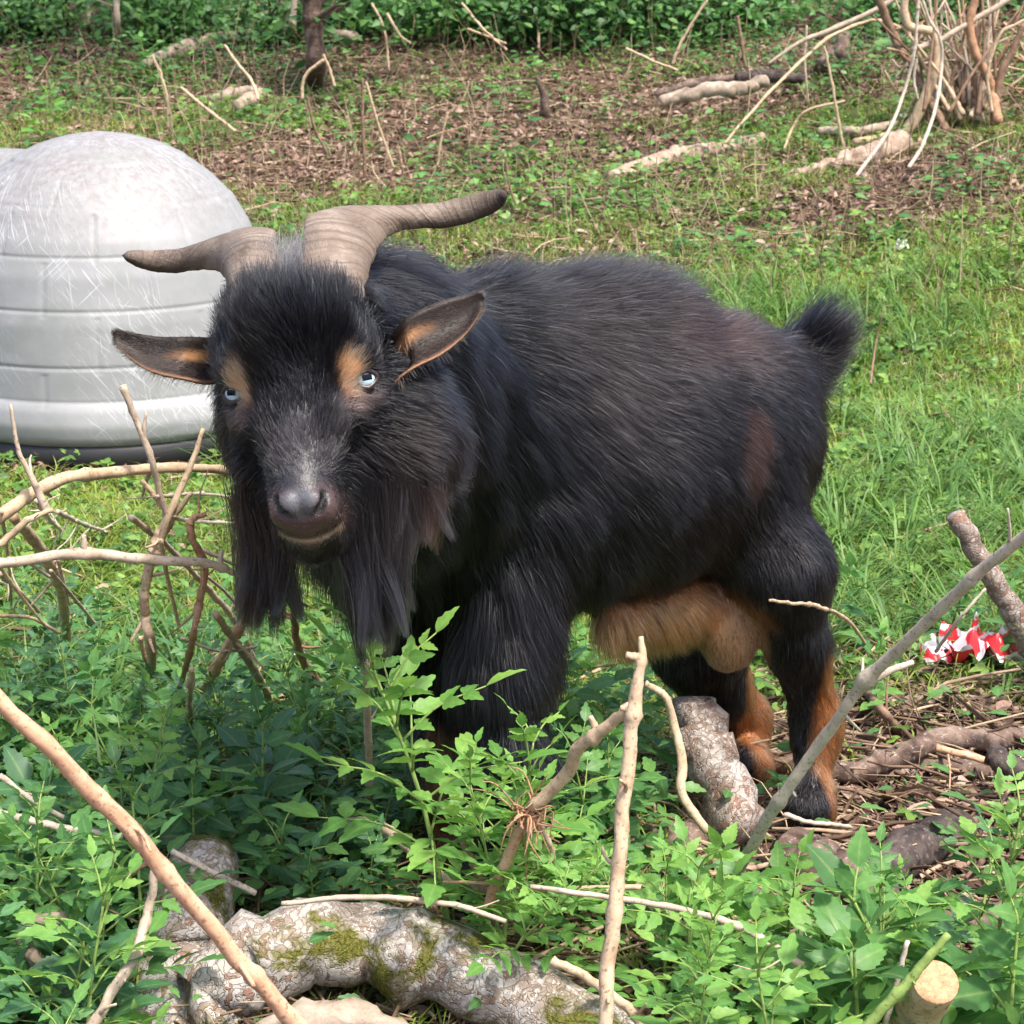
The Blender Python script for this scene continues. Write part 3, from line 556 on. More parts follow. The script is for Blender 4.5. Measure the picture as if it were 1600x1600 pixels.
for lab, pts, r_, m_ in (
    ('pale stick standing above the left of the dog house', [(238, 86, 8.2), (252, 118, 8.2), (262, 160, 8.2), (263, 200, 8.2)], (3, 4), 'white_twig'),
    ('long slanting stick above the dog house right side', [(283, 137, 8.1), (325, 172, 8.0), (368, 205, 7.9)], (4, 4), 'tan_twig'),
    ('curved stick rising left of the thin trunk', [(351, 70, 8.4), (368, 95, 8.3), (392, 125, 8.2), (404, 155, 8.1)], (3, 4), 'white_twig'),
    ('bent pale twig at the foot of the thin trunk', [(506, 93, 8.3), (482, 112, 8.3), (473, 130, 8.3), (472, 155, 8.3)], (4, 4), 'tan_twig'),
    ('crooked twig right of the thin trunk foot', [(505, 85, 8.4), (515, 108, 8.4), (523, 135, 8.4)], (3, 4), 'tan_twig'),
    ('tall dark stalk in the middle of the litter', [(566, 122, 7.6), (567, 200, 7.6), (572, 300, 7.6)], (3, 5), 'brown_twig'),
    ('tan leaning stalk next to the tall dark stalk', [(572, 128, 7.7), (590, 190, 7.7), (615, 262, 7.7)], (3, 3), 'tan_twig'),
    ('short brown stalk behind the left horn', [(480, 150, 7.5), (492, 200, 7.5), (512, 240, 7.5)], (3, 3), 'brown_twig'),
    ('forked pale stalk above the right horn', [(700, 175, 7.8), (690, 215, 7.8), (683, 260, 7.8)], (3, 3), 'tan_twig'),
    ('thin white stick at the top above the horns', [(578, 0, 9.3), (600, 45, 9.2), (608, 110, 9.1)], (3, 3), 'white_twig'),
    ('white crooked stick at top centre', [(605, 22, 9.3), (625, 55, 9.2), (642, 68, 9.2)], (4, 3), 'white_twig'),
    ('slanting white stick in the top green shrubs', [(722, 5, 9.4), (755, 45, 9.3), (792, 78, 9.2)], (3, 3), 'white_twig'),
    ('second white stick crossing the top shrubs', [(730, 45, 9.3), (765, 58, 9.3), (790, 68, 9.2)], (3, 3), 'white_twig'),
    ('white bent twig at the top, left of the big shrub', [(830, 0, 9.6), (840, 35, 9.5), (842, 75, 9.4)], (4, 3), 'white_twig'),
    ('tan stick standing in front of the big green shrub', [(1105, 0, 9.0), (1070, 55, 9.0), (1050, 100, 9.0)], (3, 4), 'tan_twig'),
    ('long tan stick slanting over the brush pile', [(978, 75, 8.7), (1020, 95, 8.7), (1060, 110, 8.7)], (3, 3), 'tan_twig'),
    ('slim upright stick on the brush pile', [(1152, 25, 8.8), (1158, 60, 8.8), (1165, 105, 8.8)], (4, 4), 'brown_twig'),
    ('very long pale stick slanting right over the brush pile', [(1132, 224, 7.9), (1180, 168, 8.0), (1235, 112, 8.2), (1290, 62, 8.4), (1340, 38, 8.5), (1375, 33, 8.5), (1425, 50, 8.5)], (3, 4, 4), 'white_twig'),
    ('pale upright stick left of the white vines', [(1288, 72, 7.9), (1300, 130, 7.9), (1312, 200, 7.9), (1325, 262, 7.9)], (3, 4), 'white_twig'),
    ('arched pale twig left of the upright stick', [(1225, 235, 7.9), (1238, 200, 8.0), (1262, 172, 8.0), (1320, 158, 8.0)], (3, 3), 'white_twig'),
    ('grey twig standing behind the pale upright stick', [(1260, 40, 8.6), (1258, 110, 8.6), (1268, 195, 8.6)], (3, 3), 'grey_twig'),
    ('thin dark dead stalk at right in the grass', [(1378, 490, 5.2), (1368, 540, 5.2), (1360, 600, 5.1)], (2, 3), 'brown_twig'),
    ('dark stalk with tiny fork above the tail', [(1125, 355, 6.4), (1112, 385, 6.4), (1103, 420, 6.4)], (2, 3), 'brown_twig'),
    ('short dark stick in grass right of the right horn tip', [(790, 245, 7.2), (795, 285, 7.2), (806, 320, 7.2)], (2, 3), 'brown_twig'),
    ('tan stalk standing right of the tall dark stalk', [(620, 230, 7.5), (628, 262, 7.5), (630, 300, 7.5)], (2, 3), 'brown_twig')):
    stick('stick', lab, pts, tuple(q*.62 for q in r_), M[{'white_twig': 'tan_twig', 'tan_twig': 'tan_twig'}.get(m_, m_)], 'stick', bs, seg=7)
# trunk and saplings
def tree(name, label, pts, rpx, mat, branches, seedn, group=None, crown=True):
    W3 = [zpt(q) for q in pts]; Ym = W3[0][1]; root = empty(name, tuple(W3[0])); tag(root, label, 'tree', group)
    top = W3[-1]+(W3[-1]-W3[-2])*.2; h = 3.2
    W3 = [W3[0]-np.array([0, 0, .05])]+W3+[W3[-1]+np.array([.05, .1, h*.5]), W3[-1]+np.array([.1, .2, h])]
    rr_ = np.array(list(rpx)+[rpx[-1]*.8, rpx[-1]*.5])*mpp(Ym); n = 70; path = catmull(W3, n); A_ = Acc()
    A_.add(*tube_arrays(path, np.interp(np.linspace(0, 1, n), np.linspace(0, 1, len(rr_)), rr_), 18, .08, seedn, [(.02, .6, .03)]))
    rg = np.random.default_rng(seedn); Lv = Leaves()
    for k in range(branches):
        i = int(n*rg.uniform(.55, .97)); b0 = path[i]; d = unit(rg.normal(0, 1, 3)*[1, 1, .3]+[0, 0, .5]); L_ = rg.uniform(.4, 1.0)
        q = catmull([b0, b0+d*L_*.5+rg.normal(0, .05, 3), b0+d*L_+[0, 0, .1]], 12); A_.add(*tube_arrays(q, np.linspace(rr_[-1]*.6, .002, 12), 6, .1, k))
        m = 90; ii = rg.integers(4, 12, m); pos = q[ii]+rg.normal(0, .07, (m, 3)); Lv.place(LF_S, pos, azdir(rg.random(m)*6.28, rg.normal(0, .4, m)), unit(np.array([0, 0, 1.])+rg.normal(0, .4, (m, 3))), rg.uniform(.03, .07, m))
    link('trunk', A_.mesh('trunk'), mat, root); link('crown', Lv.mesh('crown'), M['far_leaf'], root)
tree('young_tree', 'slim dark brown tree trunk behind the horns at the top', [(490, 132), (494, 100, 8.75), (491, 60, 8.75), (489, 20, 8.75), (488, -30, 8.75)], (20, 14, 13, 13, 13), M['trunk'], 14, 5)
tree('sapling', 'thin grey sapling at the top left', [(187, 76), (184, 40, 9.6), (182, 0, 9.6), (181, -40, 9.6)], (5, 4, 4, 4), M['grey_twig'], 8, 6, 'thin saplings at the top')
tree('sapling', 'thinnest pale sapling left of the thin grey sapling', [(140, 52), (139, 25, 10.0), (138, -20, 10.0)], (3, 3, 3), M['grey_twig'], 6, 7, 'thin saplings at the top')
tree('sapling', 'short grey sapling just left of the dark trunk', [(452, 66), (455, 30, 9.7), (460, -20, 9.7)], (4, 4, 4), M['grey_twig'], 6, 8, 'thin saplings at the top')
# --- bare shrub with vines
def bare_shrub():
    b = G(1500, 185); root = empty('bare_shrub', tuple(b)); tag(root, 'tangled bare brown shrub with many stems at the top right', 'shrub')
    def st(pts, r_, mat, name='stem'):
        W3 = [P(*q) if len(q) == 3 else P(q[0], q[1], 8.0) for q in pts]; n = 40; path = catmull(W3, n); rm = np.array(r_)*mpp(8.0)*.72
        s = np.linspace(0, 1, n); A_ = Acc(); A_.add(*tube_arrays(path, np.interp(s, np.linspace(0, 1, len(rm)), rm), 9, .12, int(pts[0][0]))); link(name, A_.mesh(name), mat, root)
    st([(1366, -40, 8.2), (1378, 10, 8.2), (1400, 62, 8.2), (1425, 105, 8.1), (1455, 160, 8.0), (1480, 205, 7.9)], (8, 9, 8), M['brown_twig'])
    st([(1425, -40), (1413, 5), (1418, 38), (1440, 46), (1460, 54), (1464, 85), (1455, 128), (1438, 168), (1418, 204), (1385, 214), (1335, 222, 7.9)], (8, 9, 9, 11, 12, 7), M['tan_twig'])
    st([(1532, -40), (1522, 5), (1515, 40), (1524, 82), (1543, 118), (1552, 150), (1560, 190, 7.9)], (8, 9, 9, 10), M['rust_twig'])
    st([(1600, 38), (1582, 80), (1566, 112), (1556, 160), (1552, 195)], (6, 8, 9), M['brown_twig'])
    st([(1200, 100, 8.3), (1250, 66, 8.3), (1300, 46, 8.3), (1375, 12, 8.3), (1420, -20, 8.3)], (3, 5, 6, 6), M['grey_twig'], 'branch')
    st([(1425, 78), (1470, 62), (1520, 32), (1575, 0), (1630, -40)], (6, 6, 6), M['grey_twig'], 'branch')
    rg = np.random.default_rng(4)
    for k in range(44):
        u0 = 1500+rg.normal(0, 26); v0 = 178+rg.normal(0, 12); tu = u0+rg.normal(0, 65); tv = -rg.uniform(20, 90) if k % 3 else rg.uniform(10, 90)
        Y0 = 8.1+rg.normal(0, .12); st([(u0, v0, Y0), ((u0*.6+tu*.4)+rg.normal(0, 9), v0*.55+tv*.45, Y0+.05), (tu, tv, Y0+.15*rg.random())], (rg.uniform(3, 7), 3, 2), M[('brown_twig', 'grey_twig', 'brown_twig', 'tan_twig')[k % 4]])
    for k in range(40):
        u0 = rg.uniform(1380, 1610); v0 = rg.uniform(30, 150); a = rg.uniform(-1.2, 1.2); L_ = rg.uniform(30, 90)
        st([(u0, v0, 8.1), (u0+L_*.5*math.cos(a), v0-L_*.5*math.sin(a)+rg.normal(0, 4), 8.1), (u0+L_*math.cos(a), v0-L_*math.sin(a), 8.15)], (2.4, 1.4), M[('grey_twig', 'tan_twig', 'rust_twig')[k % 3]], 'twig')
bare_shrub()
vg = 'pale vine stems hanging beside the bare shrub'
stick('vine', 'left white vine stem curving down to the grass', [(1436, -20, 7.7), (1433, 30, 7.7), (1428, 85, 7.7), (1412, 145, 7.7), (1388, 205, 7.6), (1338, 275, 7.4)], (2.2, 2.7), M['white_twig'], 'vine', vg, seg=8)
stick('vine', 'right white vine stem bowing outward down to the grass', [(1432, -30, 7.7), (1450, 25, 7.7), (1469, 62, 7.7), (1471, 110, 7.7), (1460, 175, 7.6), (1442, 225, 7.5), (1420, 262, 7.4)], (2.2, 2.8), M['white_twig'], 'vine', vg, seg=8)
stick('vine', 'tan vine stem arching in from the right edge', [(1640, 10, 7.8), (1600, 32, 7.8), (1566, 50, 7.8), (1550, 85, 7.8), (1543, 125, 7.8), (1550, 175, 7.8)], (2, 2.8), M['tan_twig'], 'vine', vg, seg=8)
stick('vine', 'short pale vine stem between the two white ones', [(1432, 92, 7.75), (1428, 125, 7.75), (1434, 155, 7.75)], (2, 2), M['white_twig'], 'vine', vg, seg=8)

# --- leafy bushes along the top
def bush(label, u, v, Y, w_, h_, n, seedn, size=(.03, .055), mat='far_leaf'):
    rg = np.random.default_rng(seedn); c = P(u, v, Y); c[2] = hterr(c[0], c[1]); n = int(n*.7); root = empty('leafy_bush', tuple(c)); tag(root, label, 'bush', 'leafy bushes along the wood edge')
    A_ = Acc(); Lv = Leaves(); k = 16
    for i in range(k):
        a = rg.random()*6.28; e = rg.uniform(.5, 1.5); tip = c+np.array([math.cos(a)*w_*math.cos(e), math.sin(a)*w_*.8*math.cos(e), h_*math.sin(e)*rg.uniform(.6, 1.05)])
        q = catmull([c+rg.normal(0, .03, 3)*[1, 1, 0], (c+tip)/2+rg.normal(0, .05, 3), tip], 10); A_.add(*tube_arrays(q, np.linspace(.006, .0015, 10), 5, .1, i))
        m = n//k; ii = rg.integers(2, 10, m); pos = q[ii]+rg.normal(0, 1, (m, 3))*[w_*.22, w_*.2, h_*.13]; pos[:, 2] = np.maximum(pos[:, 2], hterr(pos[:, 0], pos[:, 1])+.01)
        nr = unit(np.array([0, -.5, 1.])+rg.normal(0, .45, (m, 3))); Lv.place(LF_S, pos, azdir(rg.random(m)*6.28, rg.normal(-.25, .4, m)), nr, rg.uniform(size[0], size[1], m))
    link('stems', A_.mesh('stems'), M['brown_twig'], root); link('foliage', Lv.mesh('foliage'), M[mat], root)
for i, (lab, u, v, Y, w_, h_, n) in enumerate((
    ('wide dark green bush at the top, right of centre', 880, 62, 9.7, .55, .42, 4200), ('dense green bush behind the first white stick at top centre', 720, 40, 9.9, .5, .40, 3600),
    ('green bush at top right of centre beside the wide one', 1010, 50, 9.8, .48, .38, 3200), ('small green bush behind the brush pile', 1160, 60, 9.9, .42, .34, 2200),
    ('green bush at the top left corner', 20, 30, 10.0, .45, .35, 2400), ('bright green bush right of the thin saplings', 265, 35, 10.0, .5, .38, 3000),
    ('low bush left of the dark trunk', 400, 40, 10.0, .42, .30, 2200), ('low green bush behind the bare shrub', 1400, 45, 10.0, .5, .36, 2200), ('green bush at the top right corner', 1570, 60, 10.2, .55, .4, 2200),
    ('low green bush between trunk and top centre', 570, 45, 10.1, .42, .28, 1800))):
    bush(lab, u, v, Y, w_, h_, n, 100+i, mat='leaf_mid' if i % 2 else 'far_leaf')

# ================================================================== dog house
def doghouse():
    c = np.array([(165-800)/FPX*5.02, 4.98, 0.0]); c[2] = 0.0; root_s = 1.04
    root = empty('dog_house', tuple(c)); tag(root, 'weathered white plastic igloo dog house with brick seams', 'dog house')
    zs = np.concatenate([np.linspace(.045, .14, 26), np.linspace(.143, .62, 150), np.linspace(.622, .672, 34)]); prof_z = [.045, .055, .09, .125, .14, .20, .30, .40, .47, .53, .58, .62, .645, .660, .668, .672]
    prof_r = [.372, .385, .392, .384, .372, .370, .366, .350, .325, .290, .240, .186, .135, .085, .04, .0]
    rr_ = np.interp(zs, prof_z, prof_r)
    for _ in range(6): rr_[1:-1] = (rr_[:-2]+2*rr_[1:-1]+rr_[2:])/4
    k = 400; a = np.linspace(0, 2*math.pi, k, endpoint=False)
    RR = np.tile(rr_[:, None], (1, k)); zs = zs+.012; rows = [.14, .212, .330, .440, .538, .612]
    for z_ in rows: RR -= .0024*np.exp(-((zs[:, None]-z_-.012)/.0032)**2)
    edges = rows+[.70]
    for i in range(5):
        band = (zs > rows[i]) & (zs < rows[i+1]); nb = 10
        ph = (i % 2)*.5
        d = np.abs(((a/(2*math.pi)*nb+ph+.31) % 1)-.5)*2*math.pi/nb
        RR[band] -= (.0030*np.exp(-(((d-0)*rr_[band][:, None])/.0035)**2))
    V = np.stack([RR*np.cos(a)[None], RR*np.sin(a)[None], zs[:, None]*np.ones((1, k))], -1)
    V[..., 2] *= 1.0
    n = len(zs); i = np.arange(n-1)[:, None]; j = np.arange(k)[None]
    F = np.stack([i*k+j, i*k+(j+1) % k, (i+1)*k+(j+1) % k, (i+1)*k+j], -1).reshape(-1, 4)
    t = NT('igloo_plastic'); co = t.coord('Object'); big = t.noise(co, 5, 5, .65); sp_ = t.noise(co, 60, 5, .7)
    sx = t.new('ShaderNodeSeparateXYZ'); t.link(co, sx.inputs[0])
    col = t.ramp(big, [(.3, (.24, .24, .245)), (.6, (.295, .295, .30)), (.8, (.335, .335, .33))])
    top = t.ramp(sx.outputs[2], [(.42, 0), (.62, 1)]); dirt = t.ramp(sp_, [(.40, .15), (.62, .75)])
    col = t.mix(t.mix(1, top, dirt, 'MULTIPLY'), col, (.17, .14, .125))
    low = t.ramp(t.noise(co, 11, 4, .6), [(.45, 0), (.7, .5)]); col = t.mix(low, col, (.20, .215, .195))
    at = t.new('ShaderNodeAttribute', attribute_name='wrap'); patch = t.ramp(t.noise(co, 3.6, 2, .5), [(.46, .04), (.62, 1)])
    for (rot, sx_, sy_, thr, sd_) in ((1.05, 6, 260, .66, 1), (.85, 7, 300, .67, 2), (1.5, 6, 300, .69, 3), (-.9, 7, 280, .69, 4), (.25, 6, 300, .71, 5), (1.2, 14, 420, .66, 6)):
        mp = t.new('ShaderNodeMapping'); mp.inputs['Rotation'].default_value = (0, 0, rot); mp2 = t.new('ShaderNodeMapping'); mp2.inputs['Scale'].default_value = (sx_, sy_, 1); mp2.inputs['Location'].default_value = (sd_*7.3, sd_*3.1, sd_)
        t.link(at.outputs['Vector'], mp.inputs[0]); t.link(mp.outputs[0], mp2.inputs[0])
        s_ = t.noise(mp2.outputs[0], 1.0, 1, .4, .15); f = t.mix(1, t.ramp(s_, [(thr+.012, 0), (thr+.04, .85)]), patch, 'MULTIPLY'); col = t.mix(f, col, (.50, .51, .52))
    t.color(col); t.rough(t.ramp(sp_, [(.3, .42), (.7, .62)])); t.spec(.4); t.bump(t.noise(co, 35, 5, .6), .15, .004)
    dm = npmesh('dome', V.reshape(-1, 3), F); wa = dm.attributes.new('wrap', 'FLOAT_VECTOR', 'POINT'); wa.data.foreach_set('vector', np.stack([np.tile(((a+1) % 6.2832)*.37, (len(zs), 1)), V[..., 2]*1.4, 0*V[..., 2]], -1).astype(np.float32).ravel())
    dome = link('dome', dm, t.m, root); dome.matrix_parent_inverse = Matrix.Identity(4)
    # black base pan
    zz = [.0, .01, .050, .060]; rp = [.36, .374, .380, .366]; a2 = np.linspace(0, 2*math.pi, 120, endpoint=False)
    V = np.vstack([np.stack([r_*np.cos(a2), r_*np.sin(a2), z_+0*a2], 1) for z_, r_ in zip(zz, rp)]); i = np.arange(3)[:, None]; j = np.arange(120)[None]
    F = np.stack([i*120+j, i*120+(j+1) % 120, (i+1)*120+(j+1) % 120, (i+1)*120+j], -1).reshape(-1, 4)
    o = link('base_pan', npmesh('base_pan', V, F), simple('black_plastic', (.02, .02, .022), .5, .4), root); o.matrix_parent_inverse = Matrix.Identity(4)
    # entrance tunnel to the back left
    th = R(158); d = np.array([math.cos(th), math.sin(th), 0]); sd_ = np.array([-d[1], d[0], 0]); m = 30
    sec = [(-.2+0, .05)]+[(.20*math.cos(q), .318+.325*math.sin(q)*.98) for q in np.linspace(math.pi, 0, m)]+[(.20, .05)]
    rows_ = []
    for e, sc in ((.05, 1), (.30, 1), (.47, 1), (.50, .97), (.50, .85), (.30, .83), (.20, .83)):
        rows_.append(np.array([d*e+sd_*(x*sc)+np.array([0, 0, .05+(z_-.05)*(sc if sc < 1 else 1)]) for x, z_ in sec]))
    V = np.vstack(rows_); k2 = len(sec); i = np.arange(len(rows_)-1)[:, None]; j = np.arange(k2-1)[None]
    F = np.stack([i*k2+j, i*k2+j+1, (i+1)*k2+j+1, (i+1)*k2+j], -1).reshape(-1, 4)
    o = link('entrance_tunnel', npmesh('entrance_tunnel', V, F), t.m, root); o.matrix_parent_inverse = Matrix.Identity(4)
    V = np.array([d*.40+sd_*(x*.84)+np.array([0, 0, z_*.84+.008]) for x, z_ in sec]); me = bpy.data.meshes.new('doorway_shade_sheet'); me.from_pydata([tuple(v) for v in V], [], [tuple(range(len(V)))]); me.update()  # flat dark sheet across the tunnel, standing in for its shaded inside
    o = link('doorway_shade_sheet', me, simple('painted_inside_shade', (.01, .01, .01), .9, .1), root); o.matrix_parent_inverse = Matrix.Identity(4)
doghouse()

# ================================================================== litter left by people
def crumple(name, label, u, v, Y, w_, d_, seedn, mat, cat, h_=.03, k=34, tilt=None):
    rg = np.random.default_rng(seedn); c = G(u, v) if Y is None else P(u, v, Y); c[2] = float(hterr(c[0], c[1]))
    gx, gy = np.meshgrid(np.linspace(-1, 1, k), np.linspace(-1, 1, k), indexing='ij')
    def rid(s, o): 
        q = gx*s*math.cos(o)+gy*s*math.sin(o)+.6*np.sin(gx*3+o)+.6*np.sin(gy*2.3+o*2); return np.abs((q % 2)-1)
    z = sum(rid(rg.uniform(1.5, 4.5), rg.uniform(0, 6.28))*rg.uniform(.3, 1) for _ in range(5)); z = (z-z.min())/(z.max()-z.min())
    edge = 1-.10*np.sin(gx*7+seedn)-.10*np.sin(gy*9)
    X = c[0]+gx*w_*edge; Y_ = c[1]+gy*d_*(1-.12*np.sin(gx*8+seedn)); Z = hterr(X, Y_)+.012+z*h_
    V = np.stack([X, Y_, Z], -1).reshape(-1, 3); i = np.arange(k-1)[:, None]; j = np.arange(k-1)[None]
    F = np.stack([i*k+j, (i+1)*k+j, (i+1)*k+j+1, i*k+j+1], -1).reshape(-1, 4)
    o = link(name, npmesh(name, V, F, False), mat); tag(o, label, cat); return o
t = NT('red_white_print'); vo = t.noise(t.coord('Object'), 26, 2, .5, .8); t.color(t.ramp(vo, [(.50, (.72, .70, .72)), (.53, (.70, .03, .04))])); t.rough(.4); t.spec(.4)
RW = t.m; WP = simple('white_paper', (.75, .75, .74), .7, .2)
t = NT('dark_film'); t.color(t.ramp(t.noise(t.coord('Object'), 60, 3, .6), [(.45, (.02, .022, .03)), (.62, (.05, .055, .075)), (.72, (.35, .38, .45))])); t.rough(.25); t.spec(.6); DF = t.m
crumple('food_wrapper', 'crumpled red and white food wrapper on the ground at right', 1530, 1052, None, .060, .05, 3, RW, 'wrapper', .075)
crumple('torn_wrapper', 'torn white wrapper piece with red edge left of the bigger one', 1467, 1050, None, .032, .045, 9, RW, 'wrapper', .05)
crumple('plastic_film', 'dark crumpled plastic film under the left heap of branches', 425, 1075, None, .075, .06, 5, DF, 'plastic film', .05)
crumple('plastic_film', 'dark crumpled plastic scrap left of the front legs', 590, 1062, None, .04, .05, 6, DF, 'plastic film', .05)
crumple('paper_scrap', 'tiny white paper scrap in the grass at upper right', 1407, 394, None, .022, .03, 7, WP, 'paper', .02, 14)
crumple('paper_scrap', 'white flaky scrap beside the sawn branch stub', 1430, 1500, 2.02, .022, .03, 12, WP, 'paper', .06, 22)
crumple('paper_scrap', 'tiny white speck of paper under the bare shrub', 1412, 190, None, .016, .02, 13, WP, 'paper', .02, 10)

# ================================================================== leafy plants
def pinnate(Lv, A_, base, d, upv, L_, pairs, lsz, leaf, rg):
    d = unit(d); sd_ = unit(np.cross(d, upv)); nr = np.cross(sd_, d); pts = [base, base+d*L_*.5+nr*L_*.06, base+d*L_-nr*L_*.08]; q = catmull(pts, 10)
    A_.add(*tube_arrays(q, np.linspace(.0013, .0006, 10), 5, 0, 1)); pos = []; dr = []; sc = []
    for i in range(pairs):
        s = .28+.60*i/max(1, pairs-1)if pairs > 1 else .55; p_ = q[int(s*9)]
        for sg in (-1, 1):
            a = rg.normal(1.05, .12); pos.append(p_); dr.append(d*math.cos(a)+sd_*sg*math.sin(a)+rg.normal(0, .12, 3)); sc.append(lsz*(1-.18*abs(i-pairs*.4))*rg.uniform(.85, 1.1))
    pos.append(q[-1]); dr.append(d+rg.normal(0, .1, 3)); sc.append(lsz*1.15)
    n = len(pos); Lv.place(leaf, np.array(pos), np.array(dr), unit(nr+rg.normal(0, .2, (n, 3))), np.array(sc))
def proto(kind, seedn):
    rg = np.random.default_rng(seedn); A_ = Acc(); Lv = Leaves()
    H_, nodes, rl, pairs, ls, lf = dict(sprig=(.20, 6, .095, 3, .039, LF_T), seedling=(.12, 4, .07, 2, .037, LF_T), broad=(.16, 5, .05, 1, .054, LF_W), tall=(.30, 9, .10, 3, .037, LF_T), simple=(.14, 7, 0, 0, .042, LF_N))[kind]
    lean = rg.normal(0, .2, 2); q = catmull([np.zeros(3), np.array([lean[0]*H_*.4, lean[1]*H_*.4, H_*.55]), np.array([lean[0]*H_, lean[1]*H_, H_])], 24)
    A_.add(*tube_arrays(q, np.linspace(.0028, .0010, 24), 6, .05, seedn)); az = rg.random()*6.28
    for i in range(nodes):
        s = .22+.78*i/(nodes-1); s = s if kind != 'tall' else .40+.6*(i/(nodes-1)); p_ = q[int(s*23)]; f = 1-.55*s**2.5
        for k in range(2):
            a = az+i*1.57+k*3.14+rg.normal(0, .25); d = azdir(np.array(a), np.array(.35+.7*s**3+rg.normal(0, .15)))
            if rl: pinnate(Lv, A_, p_, d, np.array([0, 0, 1.]), rl*f, pairs, ls*f, lf, rg)
            else: Lv.place(lf, p_[None], d[None], np.array([[0, 0, 1.]])+rg.normal(0, .2, (1, 3)), ls*(1.1-.5*s))
    return A_.mesh('stem'), Lv.mesh('foliage')
PR = {}
def plant(kind, var, mat, loc, sc, rz, label, group=None, tilt=(0, 0), cat='plant', name='leafy_plant'):
    key = (kind, var, mat)
    if key not in PR:
        s_, f_ = proto(kind, 500+var*7+len(kind)); s_.materials.append(M['green_stem']); f_.materials.append(M[mat]); PR[key] = (s_, f_)
    s_, f_ = PR[key]; root = empty(name, tuple(loc)); root.rotation_euler = (tilt[0], tilt[1], rz); root.scale = (sc, sc, sc); tag(root, label, cat, group)
    for nm, me in (('stem', s_), ('foliage', f_)):
        o = bpy.data.objects.new(nm, me); C.objects.link(o); o.parent = root
    return root
# named plants
for lab, kind, mat, u, v, Y, sc, rz, tl in (
    ('tallest bright sprig rising in front of the front leg', 'tall', 'leaf_bright', 722, 1330, 2.22, 1.38, .4, (0, .02)),
    ('slender bright sprig just right of the tallest', 'tall', 'leaf_bright', 790, 1330, 2.20, .95, 1.3, (0, .10)),
    ('bright sprig leaning right across the front leg', 'tall', 'leaf_bright', 775, 1290, 2.16, 1.05, 1.6, (0, .32)),
    ('bright sprig leaning left beside the beard tip', 'tall', 'leaf_bright', 720, 1270, 2.18, .85, 2.7, (0, -.35)),
    ('pale green clump below the front hooves', 'sprig', 'leaf_bright', 750, 1480, 2.335, 1.0, .9, (0, -.1)),
    ('bright sprig left of the upright stick foot', 'sprig', 'leaf_bright', 860, 1500, 2.30, 1.0, 2.2, (0, .1)),
    ('bright seedling right of the upright stick', 'sprig', 'leaf_bright', 1040, 1400, 2.2, .85, 1.1, (0, .1)),
    ('airy seedling below the slanting pale stick', 'simple', 'leaf_bright', 1190, 1460, 2.1, 1.2, .3, (0, -.1)),
    ('large bright plant in the bottom centre right', 'tall', 'leaf_bright', 1085, 1640, 1.9, .85, 2.0, (0, .05)),
    ('spreading bright plant at the bottom right of centre', 'sprig', 'leaf_bright', 1240, 1660, 1.85, 1.15, 3.0, (0, .1)),
    ('small green shoot on the slanting stick by the hind hoof', 'seedling', 'leaf_mid', 1190, 1285, 2.3, .7, .5, (0, .1)),
    ('large serrated leaves at the right above the sawn stub', 'broad', 'leaf_mid', 1480, 1440, 2.0, 1.5, .2, (0, -.15)),
    ('tall bright plant at the right edge', 'tall', 'leaf_bright', 1540, 1460, 2.0, 1.05, 1.4, (0, .05)),
    ('serrated leafy plant at the right edge bottom', 'broad', 'leaf_mid', 1570, 1640, 1.9, 1.4, 2.4, (0, 0)),
    ('second serrated plant left of the sawn stub', 'broad', 'leaf_mid', 1350, 1560, 1.95, 1.4, 1.4, (0, -.2)),
    ('green twiggy seedling right of the hind leg', 'simple', 'leaf_bright', 1368, 1030, 3.05, 1.1, 1.4, (0, -.1)),
    ('dark broad leaves at the lower left edge', 'broad', 'leaf_dark', 90, 1540, 2.0, 1.1, .8, (0, 0)),
    ('bright little sprig on the grey stick at lower left', 'seedling', 'leaf_bright', 200, 1560, 1.96, .8, .8, (0, 0)),
    ('yellow green rosette in the woodland litter above the dog house', 'broad', 'leaf_bright', 68, 205, 8.0, 1.1, .8, (0, 0)),
    ('green clump in the litter left of the thin trunk', 'broad', 'leaf_mid', 240, 80, 9.0, 1.3, .8, (0, 0))):
    b = P(u, v, Y); b[2] = float(hterr(b[0], b[1]))-.003
    plant(kind, sum(map(ord, lab)) % 5, mat, b, sc, rz, lab, tilt=tl)
